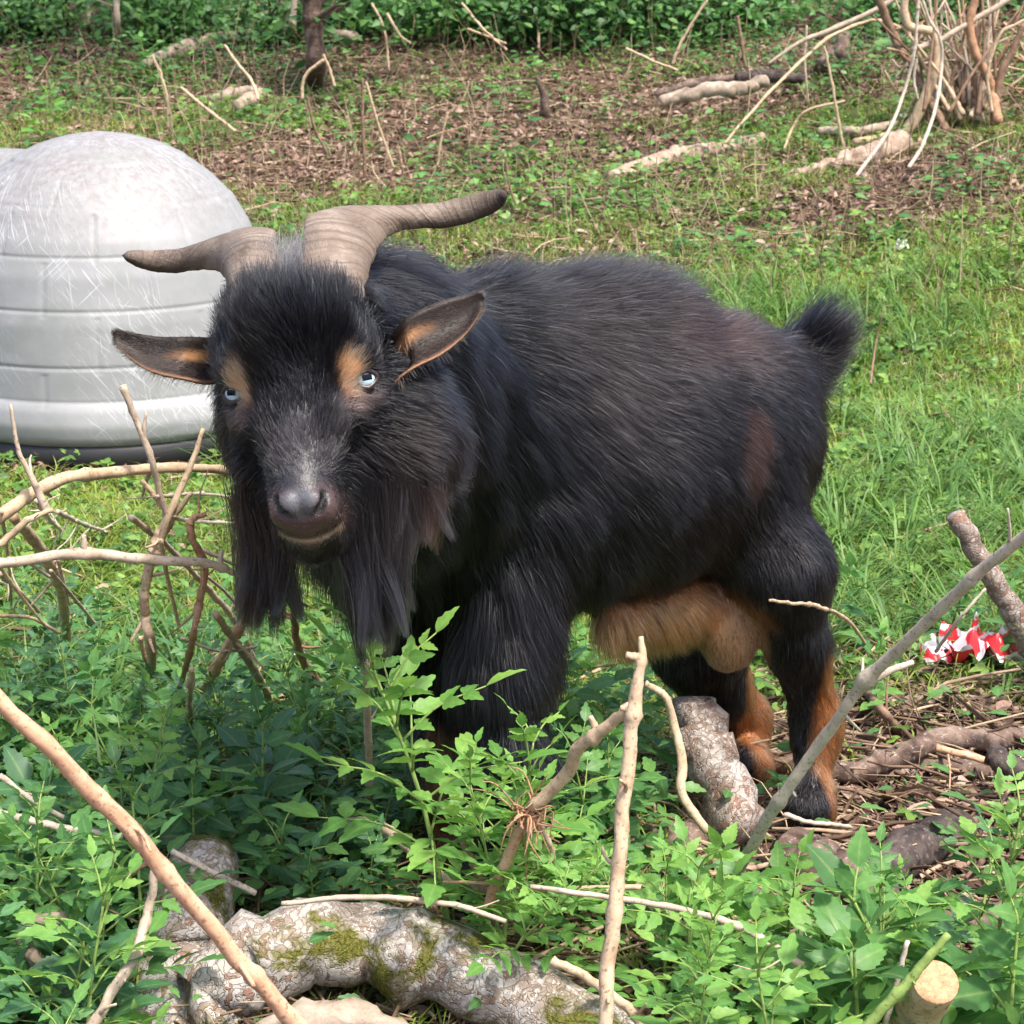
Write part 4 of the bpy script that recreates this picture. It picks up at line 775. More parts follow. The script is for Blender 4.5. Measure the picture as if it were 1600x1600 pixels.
# scattered seedlings of the thicket
rg = np.random.default_rng(909); cnt = 0; pts_ = []
while cnt < 150:
    u, v = rg.uniform(-120, 1720), rg.uniform(1020, 2150); g_ = G(u, v); x, y = g_[0], g_[1]
    if y < 1.72: continue
    inbare = x > .14 and 2.33 < y < 3.25
    if inbare: continue
    if y > 3.15 and rg.random() < .6: continue
    if -.13 < x < .03 and 1.86 < y < 2.62: continue
    if any((x-a)**2+(y-b)**2 < .055**2 for a, b in pts_): continue
    if -.40 < x < .16 and y < 2.33: continue
    if .05 < x < .3 and y < 1.98: continue
    if y < 1.95 and rg.random() < .75: continue
    left = u < 700; r_ = rg.random()
    mat = ('leaf_dark' if r_ < .45 else 'leaf_mid' if r_ < .85 else 'leaf_bright') if left else ('leaf_bright' if r_ < .5 else 'leaf_mid' if r_ < .85 else 'leaf_dark')
    kind = ('sprig', 'seedling', 'broad', 'seedling', 'simple', 'sprig')[rg.integers(0, 6)]
    sc = rg.uniform(.7, 1.15)*(1.0 if left else .95); pts_.append((x, y)); cnt += 1
    kw = {'sprig': 'feathery', 'seedling': 'short feathery', 'broad': 'broad leaved', 'simple': 'small leaved'}[kind]
    colw = {'leaf_dark': 'dark green', 'leaf_mid': 'mid green', 'leaf_bright': 'yellow green'}[mat]
    reg = ('at the left edge' if u < 130 else 'under the left heap of branches' if u < 520 and v < 1280 else 'left of the lichen log' if u < 330 else 'behind the lichen log' if u < 700 and v < 1500 else 'before the front legs' if u < 900 and v < 1480 else
           'beside the upright stick foot' if u < 1060 else 'below the hind legs' if u < 1300 and v < 1500 else 'along the bottom right of centre' if u < 1300 else 'near the sawn stub' if v > 1420 else 'at the right edge below the branch pile')
    gl = f'{colw} {kw} seedling {reg}'
    plant(kind, int(rg.integers(0, 4)), mat, g_-[0, 0, .003], sc, rg.random()*6.28, gl, 'leafy seedlings in the brush around the goat', (rg.normal(0, .15), rg.normal(0, .15)), name='seedling')
# ================================================================== GOAT
def goat():
    hd = np.array([-0.87, -0.49, 0.0]); lf = np.array([0.49, -0.87, 0.0]); up = np.array([0, 0, 1.0])
    Bf = np.stack([hd, lf, up], 1)          # columns: forward, goat's left, up
    # ---- head frame: origin between the eyes
    O = P(471, 598, 2.10)
    f0 = np.array([-0.025, -0.99, -0.02]); f0 /= np.linalg.norm(f0)
    u0 = np.array([-0.12, 0, 1.0]); u0 -= f0*np.dot(u0, f0); u0 /= np.linalg.norm(u0)
    x0 = np.cross(u0, f0)                   # image right = goat's left
    if x0[0] < 0: x0 = -x0
    Hf = np.stack([x0, f0, u0], 1)
    ZK = .90
    def H(x, y, z): return O+Hf@np.array([x, y, z*ZK if z < 0 else z])
    def LH(p):
        q = (p-O)@Hf; q[:, 2] = np.where(q[:, 2] < 0, q[:, 2]/ZK, q[:, 2]); return q
    def HB(b):
        b = b.copy(); b[:, 2] = np.where(b[:, 2] < 0, b[:, 2]*ZK, b[:, 2]); return O+b@Hf.T
    # ---------------- SDF primitives
    prims = []
    def ell(c, r, Rm=np.eye(3), k=0.03, op='u'): prims.append(('e', np.asarray(c), np.asarray(r, float), Rm, k, op))
    def cap(a, b, ra, rb, k=0.03, op='u'): prims.append(('c', np.asarray(a), np.asarray(b), (ra, rb), k, op))
    Sc = np.array([-0.035, 2.575, 0]); Bc = np.array([0.105, 2.67, 0]); Pc = np.array([0.255, 2.765, 0])
    ell(Bc+[0, 0, .505], (.26, .165, .170), Bf, .06)
    ell(Sc+[0, 0, .52], (.15, .125, .195), Bf, .06)
    ell(Sc+hd*.05+[0, 0, .43], (.11, .105, .14), Bf, .06)
    ell(Pc+[0, 0, .50], (.14, .118, .132), Bf, .06); ell(Pc-hd*.02+[0, 0, .575], (.085, .06, .05), Bf, .05)
    ell((Bc+Sc)/2+[0, 0, .62], (.17, .085, .085), Bf, .06)
    ell(Bc-hd*.02+[0, 0, .655], (.10, .05, .052), Bf, .04)
    # neck
    cap(Sc+hd*.08+[0, 0, .56], H(.035, -.22, -.04), .135, .105, .06)
    cap(Sc+hd*.08+[0, 0, .48], H(.03, -.14, -.10), .105, .075, .06)
    cap(H(.03, -.22, -.02), H(0.0, -.06, .0), .085, .07, .05)
    # head
    ell(H(0, -.035, .03), (.068, .08, .068), Hf, .03)
    cap(H(0, .0, .02), H(0, .085, -.095), .050, .030, .03)
    ell(H(0, .086, -.110), (.0295, .030, .029), Hf, .016)
    ell(H(0, .100, -.089), (.0185, .016, .018), Hf, .012)
    cap(H(.03, -.06, -.05), H(0, .05, -.135), .05, .025, .03)
    cap(H(-.03, -.06, -.05), H(0, .05, -.135), .05, .025, .03)
    ell(H(0, .072, -.146), (.022, .026, .012), Hf, .006)
    for s in (-1, 1):
        ell(H(.052*s, .004, .020), (.024, .026, .022), Hf, .02)
        ell(H(.045*s, .006, -.030), (.022, .03, .018), Hf, .02)
        ell(H(.062*s if s > 0 else -.050, -.04, -.06), (.036 if s > 0 else .031, .05, .052), Hf, .03)
        ell(H(.017*s, .102, -.110), (.012, .013, .013), Hf, .01)
    # left cheek fluff (image right)
    ell(H(.085, -.06, -.075), (.04, .05, .06), Hf, .03)
    # eye sockets
    eyeL = H(.0615, .012, 0.0); eyeR = H(-.0615, .012, 0.0)
    ell(eyeL, (.0155, .0155, .0135), Hf, .006, 's'); ell(eyeR, (.0155, .0155, .0135), Hf, .006, 's')
    # nostrils and mouth
    for s in (-1, 1):
        ell(H(.0105*s, .1155, -.097), (.0120, .0095, .0120), Hf, .004)
        ell(H(.0205*s, .104, -.106), (.0095, .012, .013), Hf, .006)
    for s in (-1, 1):
        cap(H(.003*s, .125, -.1145), H(.0155*s, .123, -.109), .0042, .0055, .003, 's')
        cap(H(.0155*s, .123, -.109), H(.0235*s, .113, -.090), .0055, .0038, .003, 's')
        cap(H(0, .114, -.141), H(.021*s, .104, -.137), .0036, .0034, .003, 's')
        cap(H(.021*s, .104, -.137), H(.036*s, .080, -.121), .0034, .0024, .003, 's')
    cap(H(0, .1265, -.114), H(0, .118, -.136), .0022, .0020, .002, 's')
    cap(H(0, .1265, -.090), H(0, .1255, -.114), .0026, .0026, .002, 's')
    # legs
    def leg(pts, k=.03):
        for (a, ra), (b, rb) in zip(pts[:-1], pts[1:]): cap(a, b, ra, rb, k)
    gz = lambda p: float(hterr(p[0], p[1]))
    fl = Sc+lf*.07-hd*.0
    fr = Sc-lf*.05+hd*.06
    fl_h = P(752, 1442, 2.42); fr_h = P(706, 1390, 2.52)
    fl_h[2] = gz(fl_h); fr_h[2] = gz(fr_h)
    leg([(fl+lf*.0+[0, 0, .46], .078), (P(785, 1030, 2.47), .052), (P(795, 1180, 2.44), .036), (P(788, 1240, 2.435), .033), (P(770, 1370, 2.42), .023), (fl_h+up*.05, .026), (fl_h+up*.022, .022)])
    leg([(fr+[0, 0, .42], .08), (P(690, 1030, 2.56), .052), (P(707, 1170, 2.54), .034), (P(712, 1230, 2.53), .032), (P(712, 1340, 2.52), .022), (fr_h+up*.05, .025), (fr_h+up*.02, .021)])
    rl_h = P(1262, 1300, 2.68); rr_h = P(1170, 1245, 2.83)
    rl_h[2] = gz(rl_h)+.0; rr_h[2] = gz(rr_h)
    leg([(Pc+lf*.05+hd*.022+[0, 0, .47], .088), (P(1222, 890, 2.68), .056), (P(1243, 1000, 2.70), .036), (P(1276, 1120, 2.73), .026), (P(1275, 1150, 2.73), .024), (P(1268, 1240, 2.69), .0185), (rl_h+up*.055, .026), (rl_h+up*.02, .024)])
    leg([(Pc-lf*.06-hd*.0+[0, 0, .45], .10), (P(1090, 1000, 2.83), .06), (P(1120, 1075, 2.86), .04), (P(1166, 1118, 2.90), .026), (P(1166, 1150, 2.90), .023), (P(1168, 1205, 2.85), .018), (rr_h+up*.05, .024), (rr_h+up*.02, .022)])
    # tail, belly sheath fold and scrotum
    tb = P(1232, 588, 2.86)
    cap(Pc-hd*.06+[0, 0, .555], tb, .05, .030, .04)
    cap(tb, P(1266, 545, 2.86), .026, .014, .02)
    ell(P(1140, 985, 2.70), (.041, .036, .055), Bf, .007)
    cap(P(960, 965, 2.60), P(1100, 945, 2.70), .022, .032, .04)
    # ---------------- grid (finer around the head)
    def axis(lo, hi, flo, fhi, fine, coarse):
        out = [lo]
        while out[-1] < hi:
            x = out[-1]; d = max(flo-x, x-fhi, 0)
            out.append(x+min(coarse, fine+d*0.06))
        return np.array(out)
    fine = 0.0019
    ax = axis(-0.40, 0.50, O[0]-.075, O[0]+.085, fine, .007)
    ay = axis(1.92, 3.06, O[1]-.14, O[1]+.02, fine, .007)
    az = axis(-0.02, 0.80, O[2]-.155, O[2]+.05, fine, .007)
    F = np.full((len(ax), len(ay), len(az)), 0.12, np.float32)
    for p in prims:
        kind, k, op = p[0], p[4], p[5]
        if kind == 'e':
            c, r, Rm = p[1], p[2], p[3]; m = r.max()+k+.03; lo = c-m; hi = c+m
        else:
            a, b, (ra, rb) = p[1], p[2], p[3]; m = max(ra, rb)+k+.03; lo = np.minimum(a, b)-m; hi = np.maximum(a, b)+m
        i0, i1 = np.searchsorted(ax, lo[0]), np.searchsorted(ax, hi[0]); j0, j1 = np.searchsorted(ay, lo[1]), np.searchsorted(ay, hi[1])
        k0, k1 = np.searchsorted(az, lo[2]), np.searchsorted(az, hi[2])
        X = ax[i0:i1, None, None]; Y = ay[None, j0:j1, None]; Z = az[None, None, k0:k1]
        if kind == 'e':
            q = [((X-c[0])*Rm[0, n]+(Y-c[1])*Rm[1, n]+(Z-c[2])*Rm[2, n]) for n in range(3)]
            e0 = np.sqrt(sum((q[n]/r[n])**2 for n in range(3))); e1 = np.sqrt(sum((q[n]/r[n]**2)**2 for n in range(3)))+1e-9
            D = e0*(e0-1)/e1
        else:
            d = b-a; L2 = d@d
            t = np.clip(((X-a[0])*d[0]+(Y-a[1])*d[1]+(Z-a[2])*d[2])/L2, 0, 1)
            D = np.sqrt((X-a[0]-t*d[0])**2+(Y-a[1]-t*d[1])**2+(Z-a[2]-t*d[2])**2)-(ra+(rb-ra)*t)
        S = F[i0:i1, j0:j1, k0:k1]
        if op == 'u':
            hh = np.clip(k-np.abs(S-D), 0, None)/k; F[i0:i1, j0:j1, k0:k1] = np.minimum(S, D)-hh*hh*k*.25
        else:
            D = -D; hh = np.clip(k-np.abs(S-D), 0, None)/k; F[i0:i1, j0:j1, k0:k1] = np.maximum(S, D)+hh*hh*k*.25
    # ---------------- surface nets
    sg = F < 0
    a8 = [sg[dx:sg.shape[0]-1+dx, dy:sg.shape[1]-1+dy, dz:sg.shape[2]-1+dz] for dx in (0, 1) for dy in (0, 1) for dz in (0, 1)]
    cnt = sum(a.astype(np.int8) for a in a8); act = (cnt > 0) & (cnt < 8)
    idx = np.argwhere(act); vid = np.full(act.shape, -1, np.int32); vid[act] = np.arange(len(idx))
    acc = np.zeros((len(idx), 3)); num = np.zeros(len(idx))
    cor = [(dx, dy, dz) for dx in (0, 1) for dy in (0, 1) for dz in (0, 1)]
    A = [ax, ay, az]
    for c1 in cor:
        for dim in range(3):
            if c1[dim]: continue
            c2 = list(c1); c2[dim] = 1
            p1 = idx+c1; p2 = idx+c2
            f1 = F[p1[:, 0], p1[:, 1], p1[:, 2]]; f2 = F[p2[:, 0], p2[:, 1], p2[:, 2]]
            m = (f1 < 0) != (f2 < 0); t = f1[m]/(f1[m]-f2[m])
            q = np.stack([A[n][p1[m, n]] for n in range(3)], 1).astype(float)
            q[:, dim] += t*(A[dim][p2[m, dim]]-q[:, dim])
            acc[m] += q; num[m] += 1
    V = acc/num[:, None]
    quads = []
    for dim in range(3):
        o1, o2 = [(1, 2), (2, 0), (0, 1)][dim]
        s1 = [slice(None)]*3; s2 = [slice(None)]*3
        s1[dim] = slice(0, -1); s2[dim] = slice(1, None)
        ch = sg[tuple(s1)] != sg[tuple(s2)]
        e = np.argwhere(ch); e = e[(e[:, o1] > 0) & (e[:, o2] > 0) & (e[:, o1] < act.shape[o1]) & (e[:, o2] < act.shape[o2])]
        def g(a, b):
            q = e.copy(); q[:, o1] -= a; q[:, o2] -= b; return vid[q[:, 0], q[:, 1], q[:, 2]]
        qd = np.stack([g(1, 1), g(0, 1), g(0, 0), g(1, 0)], 1)
        ins = sg[e[:, 0], e[:, 1], e[:, 2]]
        qd[~ins] = qd[~ins][:, ::-1]; quads.append(qd)
    Q = np.vstack(quads); Q = Q[(Q >= 0).all(1)]
    # keep it smooth
    for _ in range(1):
        s = np.zeros_like(V); n_ = np.zeros(len(V))
        for a, b in ((0, 1), (1, 2), (2, 3), (3, 0)):
            np.add.at(s, Q[:, a], V[Q[:, b]]); np.add.at(n_, Q[:, a], 1); np.add.at(s, Q[:, b], V[Q[:, a]]); np.add.at(n_, Q[:, b], 1)
        V = V*.6+.4*s/np.maximum(n_, 1)[:, None]
    me = npmesh('goat_body', V, Q)
    Nn = np.zeros(len(V)*3, np.float32); me.vertices.foreach_get('normal', Nn); Nn = Nn.reshape(-1, 3)

    root = empty('goat', (0.10, 2.65, 0.0))
    tag(root, 'black and tan billy goat with swept-out horns and pale blue eyes standing in the brush', 'goat')

    # ---------------- colour of the coat
    black = np.array([.0028, .0030, .0045]); brown = np.array([.008, .0055, .005]); tan = np.array([.32, .115, .032]); tan2 = np.array([.19, .085, .035]); grey = np.array([.055, .05, .05])
    def blob(p, c, r, soft=0.5):
        d = np.linalg.norm((p-c)/r, axis=1) if np.ndim(r) else np.linalg.norm(p-c, axis=1)/r
        return np.clip((1+soft-d)/(2*soft), 0, 1)
    nf = lambda p, s, o: np.sin(p[:, 0]*s+o)*np.sin(p[:, 1]*s*1.3+2*o)*np.sin(p[:, 2]*s*.9+o*3)
    muz_c = H(0, .10, -.115)
    def coat(p, n):
        c = np.tile(black, (len(p), 1))
        def put(wt, col):
            nonlocal c
            wt = np.clip(wt, 0, 1)[:, None]; c = c*(1-wt)+np.asarray(col)*wt
        put(.35*np.clip(nf(p, 14, 1), 0, 1), brown*.8)
        L = LH(p)
        onhead = (p[:, 1] < 2.24)
        # brow patches
        for s in (-1, 1):
            d = np.sqrt(((L[:, 0]-.050*s)/.0135)**2+((L[:, 2]-.008)/.020)**2+((L[:, 1]-.02)/.04)**2)
            put((1.25-d)/.4*onhead, (.46, .24, .13))
            d = np.sqrt(((L[:, 0]-.050*s)/.020)**2+((L[:, 2]+.020)/.014)**2+((L[:, 1]-.02)/.04)**2)
            put((1.2-d)/.5*onhead*.45, (.11, .07, .065))
        put(blob(L, np.array([.032, .08, -.118]), .022)*.4*onhead, (.07, .035, .03))
        # cheek grizzle, on the goat's left
        put(blob(L, np.array([.10, -.02, -.10]), np.array([.04, .08, .05]))*.18*onhead, (.07, .045, .04))
        put(blob(L, np.array([.0, .085, -.06]), np.array([.022, .05, .03]))*.5*onhead, (.06, .055, .06))  # lighter sheen along the nose bridge, painted into the coat colour
        # muzzle skin
        put(np.clip((L[:, 1]-.088)/.02, 0, 1)*np.clip((-.074-L[:, 2])/.015, 0, 1)*onhead*.85, (.070, .042, .040))
        put((1.25-np.sqrt((L[:, 0]/.018)**2+((L[:, 2]+.097)/.017)**2))/.4*(L[:, 1] > .10)*onhead*.8, (.085, .085, .095))
        for s in (-1, 1):  # nostril recesses: shade inside the cuts painted in as black
            for A_, B_ in ((np.array([.003*s, .125, -.1145]), np.array([.0155*s, .123, -.109])), (np.array([.0155*s, .123, -.109]), np.array([.0235*s, .113, -.090]))):
                dd = B_-A_; tq = np.clip(((L-A_)@dd)/(dd@dd), 0, 1); ds = np.linalg.norm(L-A_-tq[:, None]*dd, axis=1); put((.0068-ds)/.002*onhead, (.004, .003, .003))
        # lips
        arc = -.1335+(np.abs(L[:, 0])/.04)**2*.012
        put(np.exp(-((L[:, 2]-arc+.0095)/.0028)**2)*(np.abs(L[:, 0]) < .033)*(L[:, 1] > .07)*onhead, (.26, .19, .12))
        # belly and sheath
        put(blob(p, P(1010, 985, 2.62), np.array([.13, .16, .055]), .3)*(p[:, 0] > .035), tan)
        put(blob(p, P(1142, 992, 2.70), np.array([.052, .052, .064]), .12), (.27, .15, .08))
        # legs
        b = (p-rl_h)@Bf; low = (np.hypot(p[:, 0]-.38, p[:, 1]-2.72) < .11) & (p[:, 2] < .26)
        put(low*np.clip((-(b[:, 0])-.006)/.012, 0, 1), tan*.8)
        low = (np.hypot(p[:, 0]-.305, p[:, 1]-2.87) < .11) & (p[:, 2] < .28)
        b = (p-rr_h)@Bf
        put(low*np.clip((-(b[:, 0])+.012)/.012, 0, 1)*.95, tan*.8)
        b = (p-fl_h)@Bf; low = (np.hypot(p[:, 0]+.04, p[:, 1]-2.44) < .09) & (p[:, 2] < .24)
        put(low*np.clip((-(b[:, 1])-.012)/.01, 0, 1)*.7, tan*.5)
        # buttock edge and rusty spots
        put(blob(p, P(1290, 770, 2.82), np.array([.03, .05, .05]), .4), tan)
        put(blob(p, P(1172, 690, 2.60), np.array([.014, .03, .035]), .9)*.38, (.08, .035, .022))
        put(blob(p, P(1090, 520, 2.7), np.array([.09, .09, .03]), .8)*.22, (.03, .014, .012))
        return c
    vcol(me, 'coat', coat(V, Nn)*np.array([1, 1, 1]))
    t = NT('goat_skin')
    at = t.new('ShaderNodeAttribute', attribute_name='coat'); t.color(at.outputs['Color'])
    t.rough(.42); t.spec(.45)
    co = t.coord('Object', (1, 1, 1)); t.bump(t.noise(co, 420, 3), .35, .002)
    body = link('body', me, t.m, root)

    # ---------------- coat of hair
    ctrl = []      # pos, direction, length, lift, gravity
    def cp_(pos, d, ln, lift, g=.2, w=1.0, sc=.09):
        d = np.asarray(d, float); d = d/np.linalg.norm(d); ctrl.append((np.asarray(pos), d, ln, lift, g, w, sc))
    bk = -hd
    for s in (-1, 1):
        sl = lf*s
        cp_(Bc+sl*.15+[0, 0, .52], bk*.9-up*.55, .028, .13, .3)
        cp_(Bc+sl*.14+[0, 0, .40], bk*.75-up*.75, .032, .15, .3)
        cp_(Bc+sl*.10+[0, 0, .62], bk*.9-up*.45, .045, .22, .3)
        cp_(Pc+sl*.11+[0, 0, .55], bk*.8-up*.6, .026, .15, .3)
        cp_(Pc+sl*.11+[0, 0, .42], bk*.25-up*1.0, .026, .13, .3)
        cp_(Sc+sl*.13+[0, 0, .62], bk*.9-up*.7, .065, .16, .35)
        cp_(Sc+sl*.13+[0, 0, .50], bk*.55-up*1.0, .060, .14, .4)
        cp_(Sc+sl*.12+[0, 0, .36], bk*.25-up*1.0, .060, .16, .4)
        cp_(Sc+sl*.09+[0, 0, .28], bk*.1-up*1.0, .055, .2, .3)
        # neck sides
        cp_(H(.14*s+.03, -.22, .0), bk*.8+sl*.3-up*.6, .065, .2, .4)
        cp_(H(.12*s+.03, -.16, -.10), bk*.5+sl*.4-up*.9, .065, .2, .4)
        cp_(H(.12*s+.03, -.26, .06), bk*.9+sl*.2-up*.2, .06, .25, .3)
    for s_ in (-.08, -.02, .04, .10, .16):
        cp_(Bc-hd*s_+[0, 0, .69], bk*1.0+up*.3, .068 if s_ < .12 else .056, .58, 0, 1.4, .05)
    cp_(Sc+[0, 0, .72], bk+up*.2, .075, .4, .1, 1.4, .06)
    cp_(Sc+hd*.12+[0, 0, .70], bk+up*.1, .08, .35, .1, 1.3, .06)
    cp_(Pc+[0, 0, .64], bk-up*.1, .042, .4, .0, 1.3, .06)
    cp_(Pc-hd*.1+[0, 0, .60], bk-up*.3, .035, .3, .1)
    cp_(Pc-hd*.13+[0, 0, .48], -up, .03, .2, .2)
    cp_(Bc+[0, 0, .34], bk-up*.5, .05, .3, .3)
    cp_(P(1000, 985, 2.60), hd*.35-up*1.0+lf*.25, .062, .3, .35, 1.8, .05); cp_(P(1080, 940, 2.66), -hd*.6-up*.6+lf*.3, .04, .3, .2, 1.3, .04)
    cp_(P(1142, 990, 2.68), -up, .0045, .1, .2, 9.0, .032)
    # chest front
    cp_(Sc+hd*.15+[0, 0, .45], -up+hd*.1, .085, .18, .5)
    cp_(Sc+hd*.14+[0, 0, .34], -up, .08, .18, .5)
    # tail
    tt = P(1268, 545, 2.86)
    cp_(tt, (.50, .05, 1.0), .098, .50, 0, 4.5, .04)
    cp_(tb, (.75, .1, .35), .06, .5, .1, 2.6, .03)
    # upper and lower legs
    for pts, ln in (((785, 1000, 2.44), .070), ((785, 1100, 2.44), .060), ((690, 1090, 2.56), .055), ((1245, 960, 2.68), .026), ((1100, 1030, 2.84), .026)):
        cp_(P(*pts), -up, ln, .12, .3, 1.2, .06)
    for pts in ((775, 1220, 2.43), (712, 1220, 2.53)): cp_(P(*pts), -up, .030, .22, .2, 1.2, .05)
    for pts in ((1270, 1120, 2.72), (1168, 1130, 2.90)): cp_(P(*pts), -up+np.array([.35, .2, 0]), .014, .2, .1, 1.6, .05)
    for q in (fl_h, fr_h, rl_h, rr_h): cp_(q+up*.09, -up, .013, .15, .1, 1.2, .05); cp_(q+up*.03, -up, .010, .1, .1, 1.5, .03)
    # head
    hdv = lambda x, y, z: Hf@np.array([x, y, z])
    def ch(pos, d, ln, lift, g=.1, w=3.0, sc=.028): cp_(H(*pos), hdv(*d), ln, lift, g, w, sc)
    ch((0, .03, .075), (0, .25, 1), .046, .55); ch((.03, .03, .07), (.55, .2, 1), .044, .5); ch((-.03, .03, .07), (-.55, .2, 1), .044, .5)
    ch((0, .035, .05), (0, .3, 1), .034, .4); ch((.05, .0, .06), (.7, 0, .7), .034, .4); ch((-.05, .0, .06), (-.7, 0, .7), .034, .4)
    ch((0, .05, .02), (0, .1, 1), .024, .22); ch((.025, .045, .0), (.6, .1, .8), .018, .2); ch((-.025, .045, .0), (-.6, .1, .8), .018, .2)
    ch((0, .07, -.03), (0, 0, 1), .015, .2); ch((.022, .06, -.035), (.9, 0, .25), .024, .22); ch((-.022, .06, -.035), (-.9, 0, .25), .024, .22)
    ch((0, .09, -.07), (0, -.2, 1), .006, .1); ch((0, .11, -.11), (0, 0, -1), .0012, .1, 0, 5, .030)
    for s in (-1, 1):
        ch((.049*s, .02, .03), (.3*s, 0, 1), .007, .1, 0, 5, .018); ch((.062*s, .015, .0), (.6*s, 0, .2), .0025, .08, 0, 6, .014)
        ch((.05*s, .025, -.022), (.6*s, 0, -.6), .005, .1, 0, 5, .016)
        ch((.04*s, .04, -.06), (.8*s, -.1, -.4), .036, .28); ch((.075*s, -.01, -.05), (.8*s if s > 0 else -.35, -.3, -.7), .034 if s > 0 else .024, .2, .2)
        ch((.09*s, -.03, -.09), (.6*s if s > 0 else -.2, -.2, -.9), .048 if s > 0 else .036, .2, .3); ch((.05*s, .02, -.10), (.5*s, -.1, -1), .030, .2, .3)
        ch((.035*s, .075, -.10), (.6*s, -.3, -.5), .004, .1, 0, 5, .018)
        ch((.075*s, -.05, .0), (.8*s, -.5, -.1), .026, .2)
    ch((0, .06, -.155), (0, .1, -1), .018, .2, .1, 4, .02); ch((0, .095, -.14), (0, .3, -1), .003, .1, 0, 5, .016)
    cpos = np.array([c[0] for c in ctrl]); cdir = np.array([c[1] for c in ctrl])
    cpar = np.array([[c[2], c[3], c[4]] for c in ctrl]); cw = np.array([c[5] for c in ctrl]); csc = np.array([c[6] for c in ctrl])
    def field(p):
        D = np.zeros((len(p), 3)); Pm = np.zeros((len(p), 3)); W = np.zeros(len(p))
        for i in range(len(ctrl)):
            d2 = ((p-cpos[i])**2).sum(1); wt = cw[i]*(np.exp(-d2/(2*csc[i]**2))+1e-5/(1e-3+d2))
            D += wt[:, None]*cdir[i]; Pm += wt[:, None]*cpar[i]; W += wt
        D /= np.linalg.norm(D, axis=1)[:, None]+1e-9
        return D, Pm/W[:, None]
    # sample roots
    tri = np.vstack([Q[:, [0, 1, 2]], Q[:, [0, 2, 3]]])
    def sample(count, wfun):
        e = np.cross(V[tri[:, 1]]-V[tri[:, 0]], V[tri[:, 2]]-V[tri[:, 0]]); ar = np.linalg.norm(e, axis=1)
        cen = V[tri].mean(1); nn = e/(ar[:, None]+1e-12)
        ww = ar*wfun(cen, nn); ww /= ww.sum()
        k = rng.choice(len(tri), count, p=ww)
        r1, r2 = np.sqrt(rng.random(count)), rng.random(count)
        b = np.stack([1-r1, r1*(1-r2), r1*r2], 1)
        p = (V[tri[k]]*b[..., None]).sum(1); n = (Nn[tri[k]]*b[..., None]).sum(1); n /= np.linalg.norm(n, axis=1)[:, None]+1e-9
        return p, n
    KP = 7
    def groom(p, n, D, par, clump, clump_s, frizz, lenj=.35, seed=1):
        rg = np.random.default_rng(seed)
        m = len(p)
        ln = par[:, 0]*(1-lenj+lenj*2*rg.random(m)*.9)
        lift = par[:, 1]+.06*rg.standard_normal(m); gr = par[:, 2]
        T = D-n*(D*n).sum(1)[:, None]; tl = np.linalg.norm(T, axis=1)[:, None]; T = T/(tl+1e-6)
        wav = .16*np.stack([nf(p, 38, .3), nf(p, 33, 1.7), nf(p, 41, 2.9)], 1)*3
        wav2 = .10*np.stack([nf(p, 110, .3), nf(p, 95, 1.7), nf(p, 120, 2.9)], 1)*3
        sm = np.where(p[:, 0] > .0, .55, .9)[:, None]; T = T+(wav+wav2)*sm+(.10+.14*(p[:, 1] < 2.24))[:, None]*rg.standard_normal((m, 3)); T /= np.linalg.norm(T, axis=1)[:, None]
        pts = [p-n*.0015]; cur = p.copy()
        fz = rg.standard_normal((m, 3))*frizz
        for k in range(1, KP):
            s = (k-.5)/(KP-1)
            lf_ = np.clip(lift*(1.25-.75*s), .03, .95)[:, None]
            d = T*(1-lf_)+n*lf_; d[:, 2] -= gr*s*s
            d += fz*s; d /= np.linalg.norm(d, axis=1)[:, None]
            cur = cur+d*(ln/(KP-1))[:, None]; pts.append(cur.copy())
        X = np.stack(pts, 1)
        # clumping towards voxel guides
        for (cs, amt) in ((clump_s, clump), (clump_s*2.7, clump*.5)):
            cell = np.floor((p+rg.standard_normal(p.shape)*cs*.25)/cs).astype(np.int64)
            h = cell[:, 0]*73856093 ^ cell[:, 1]*19349663 ^ cell[:, 2]*83492791
            _, inv = np.unique(h, return_inverse=True); c_ = np.bincount(inv)
            mean = np.stack([np.stack([np.bincount(inv, X[:, k, q])/c_ for q in range(3)], 1) for k in range(KP)], 1)[inv]
            s = np.linspace(0, 1, KP)[None, :, None]**1.4
            X = X+(mean-X)*s*amt
        return X
    hm = NT('goat_hair')
    hm.n.remove(hm.b); ph = hm.new('ShaderNodeBsdfHairPrincipled', model='CHIANG', parametrization='COLOR')
    hat = hm.new('ShaderNodeAttribute', attribute_name='coat'); hm.link(hat.outputs['Color'], ph.inputs['Color'])
    ph.inputs['IOR'].default_value = 1.43; ph.inputs['Roughness'].default_value = .26; ph.inputs['Radial Roughness'].default_value = .4
    ph.inputs['Random Roughness'].default_value = .4
    hm.link(ph.outputs[0], hm.out.inputs['Surface'])
    def curves(name, X, col, r0, r1, parent):
        m = len(X); cu = bpy.data.hair_curves.new(name); cu.add_curves([KP]*m)
        cu.attributes['position'].data.foreach_set('vector', X.astype(np.float32).ravel())
        rad = np.tile((r0+(r1-r0)*np.linspace(0, 1, KP)**1.5), m).astype(np.float32)
        ra = cu.attributes.get('radius') or cu.attributes.new('radius', 'FLOAT', 'POINT'); ra.data.foreach_set('value', rad)
        a = cu.attributes.new('coat', 'FLOAT_COLOR', 'CURVE'); cc = np.ones((m, 4), np.float32); cc[:, :3] = col; a.data.foreach_set('color', cc.ravel())
        o = bpy.data.objects.new(name, cu); C.objects.link(o); cu.materials.append(hm.m)
        o.parent = parent; o.matrix_parent_inverse = Matrix.Translation(parent.location).inverted()
        return o
    eyes = (eyeL, eyeR)
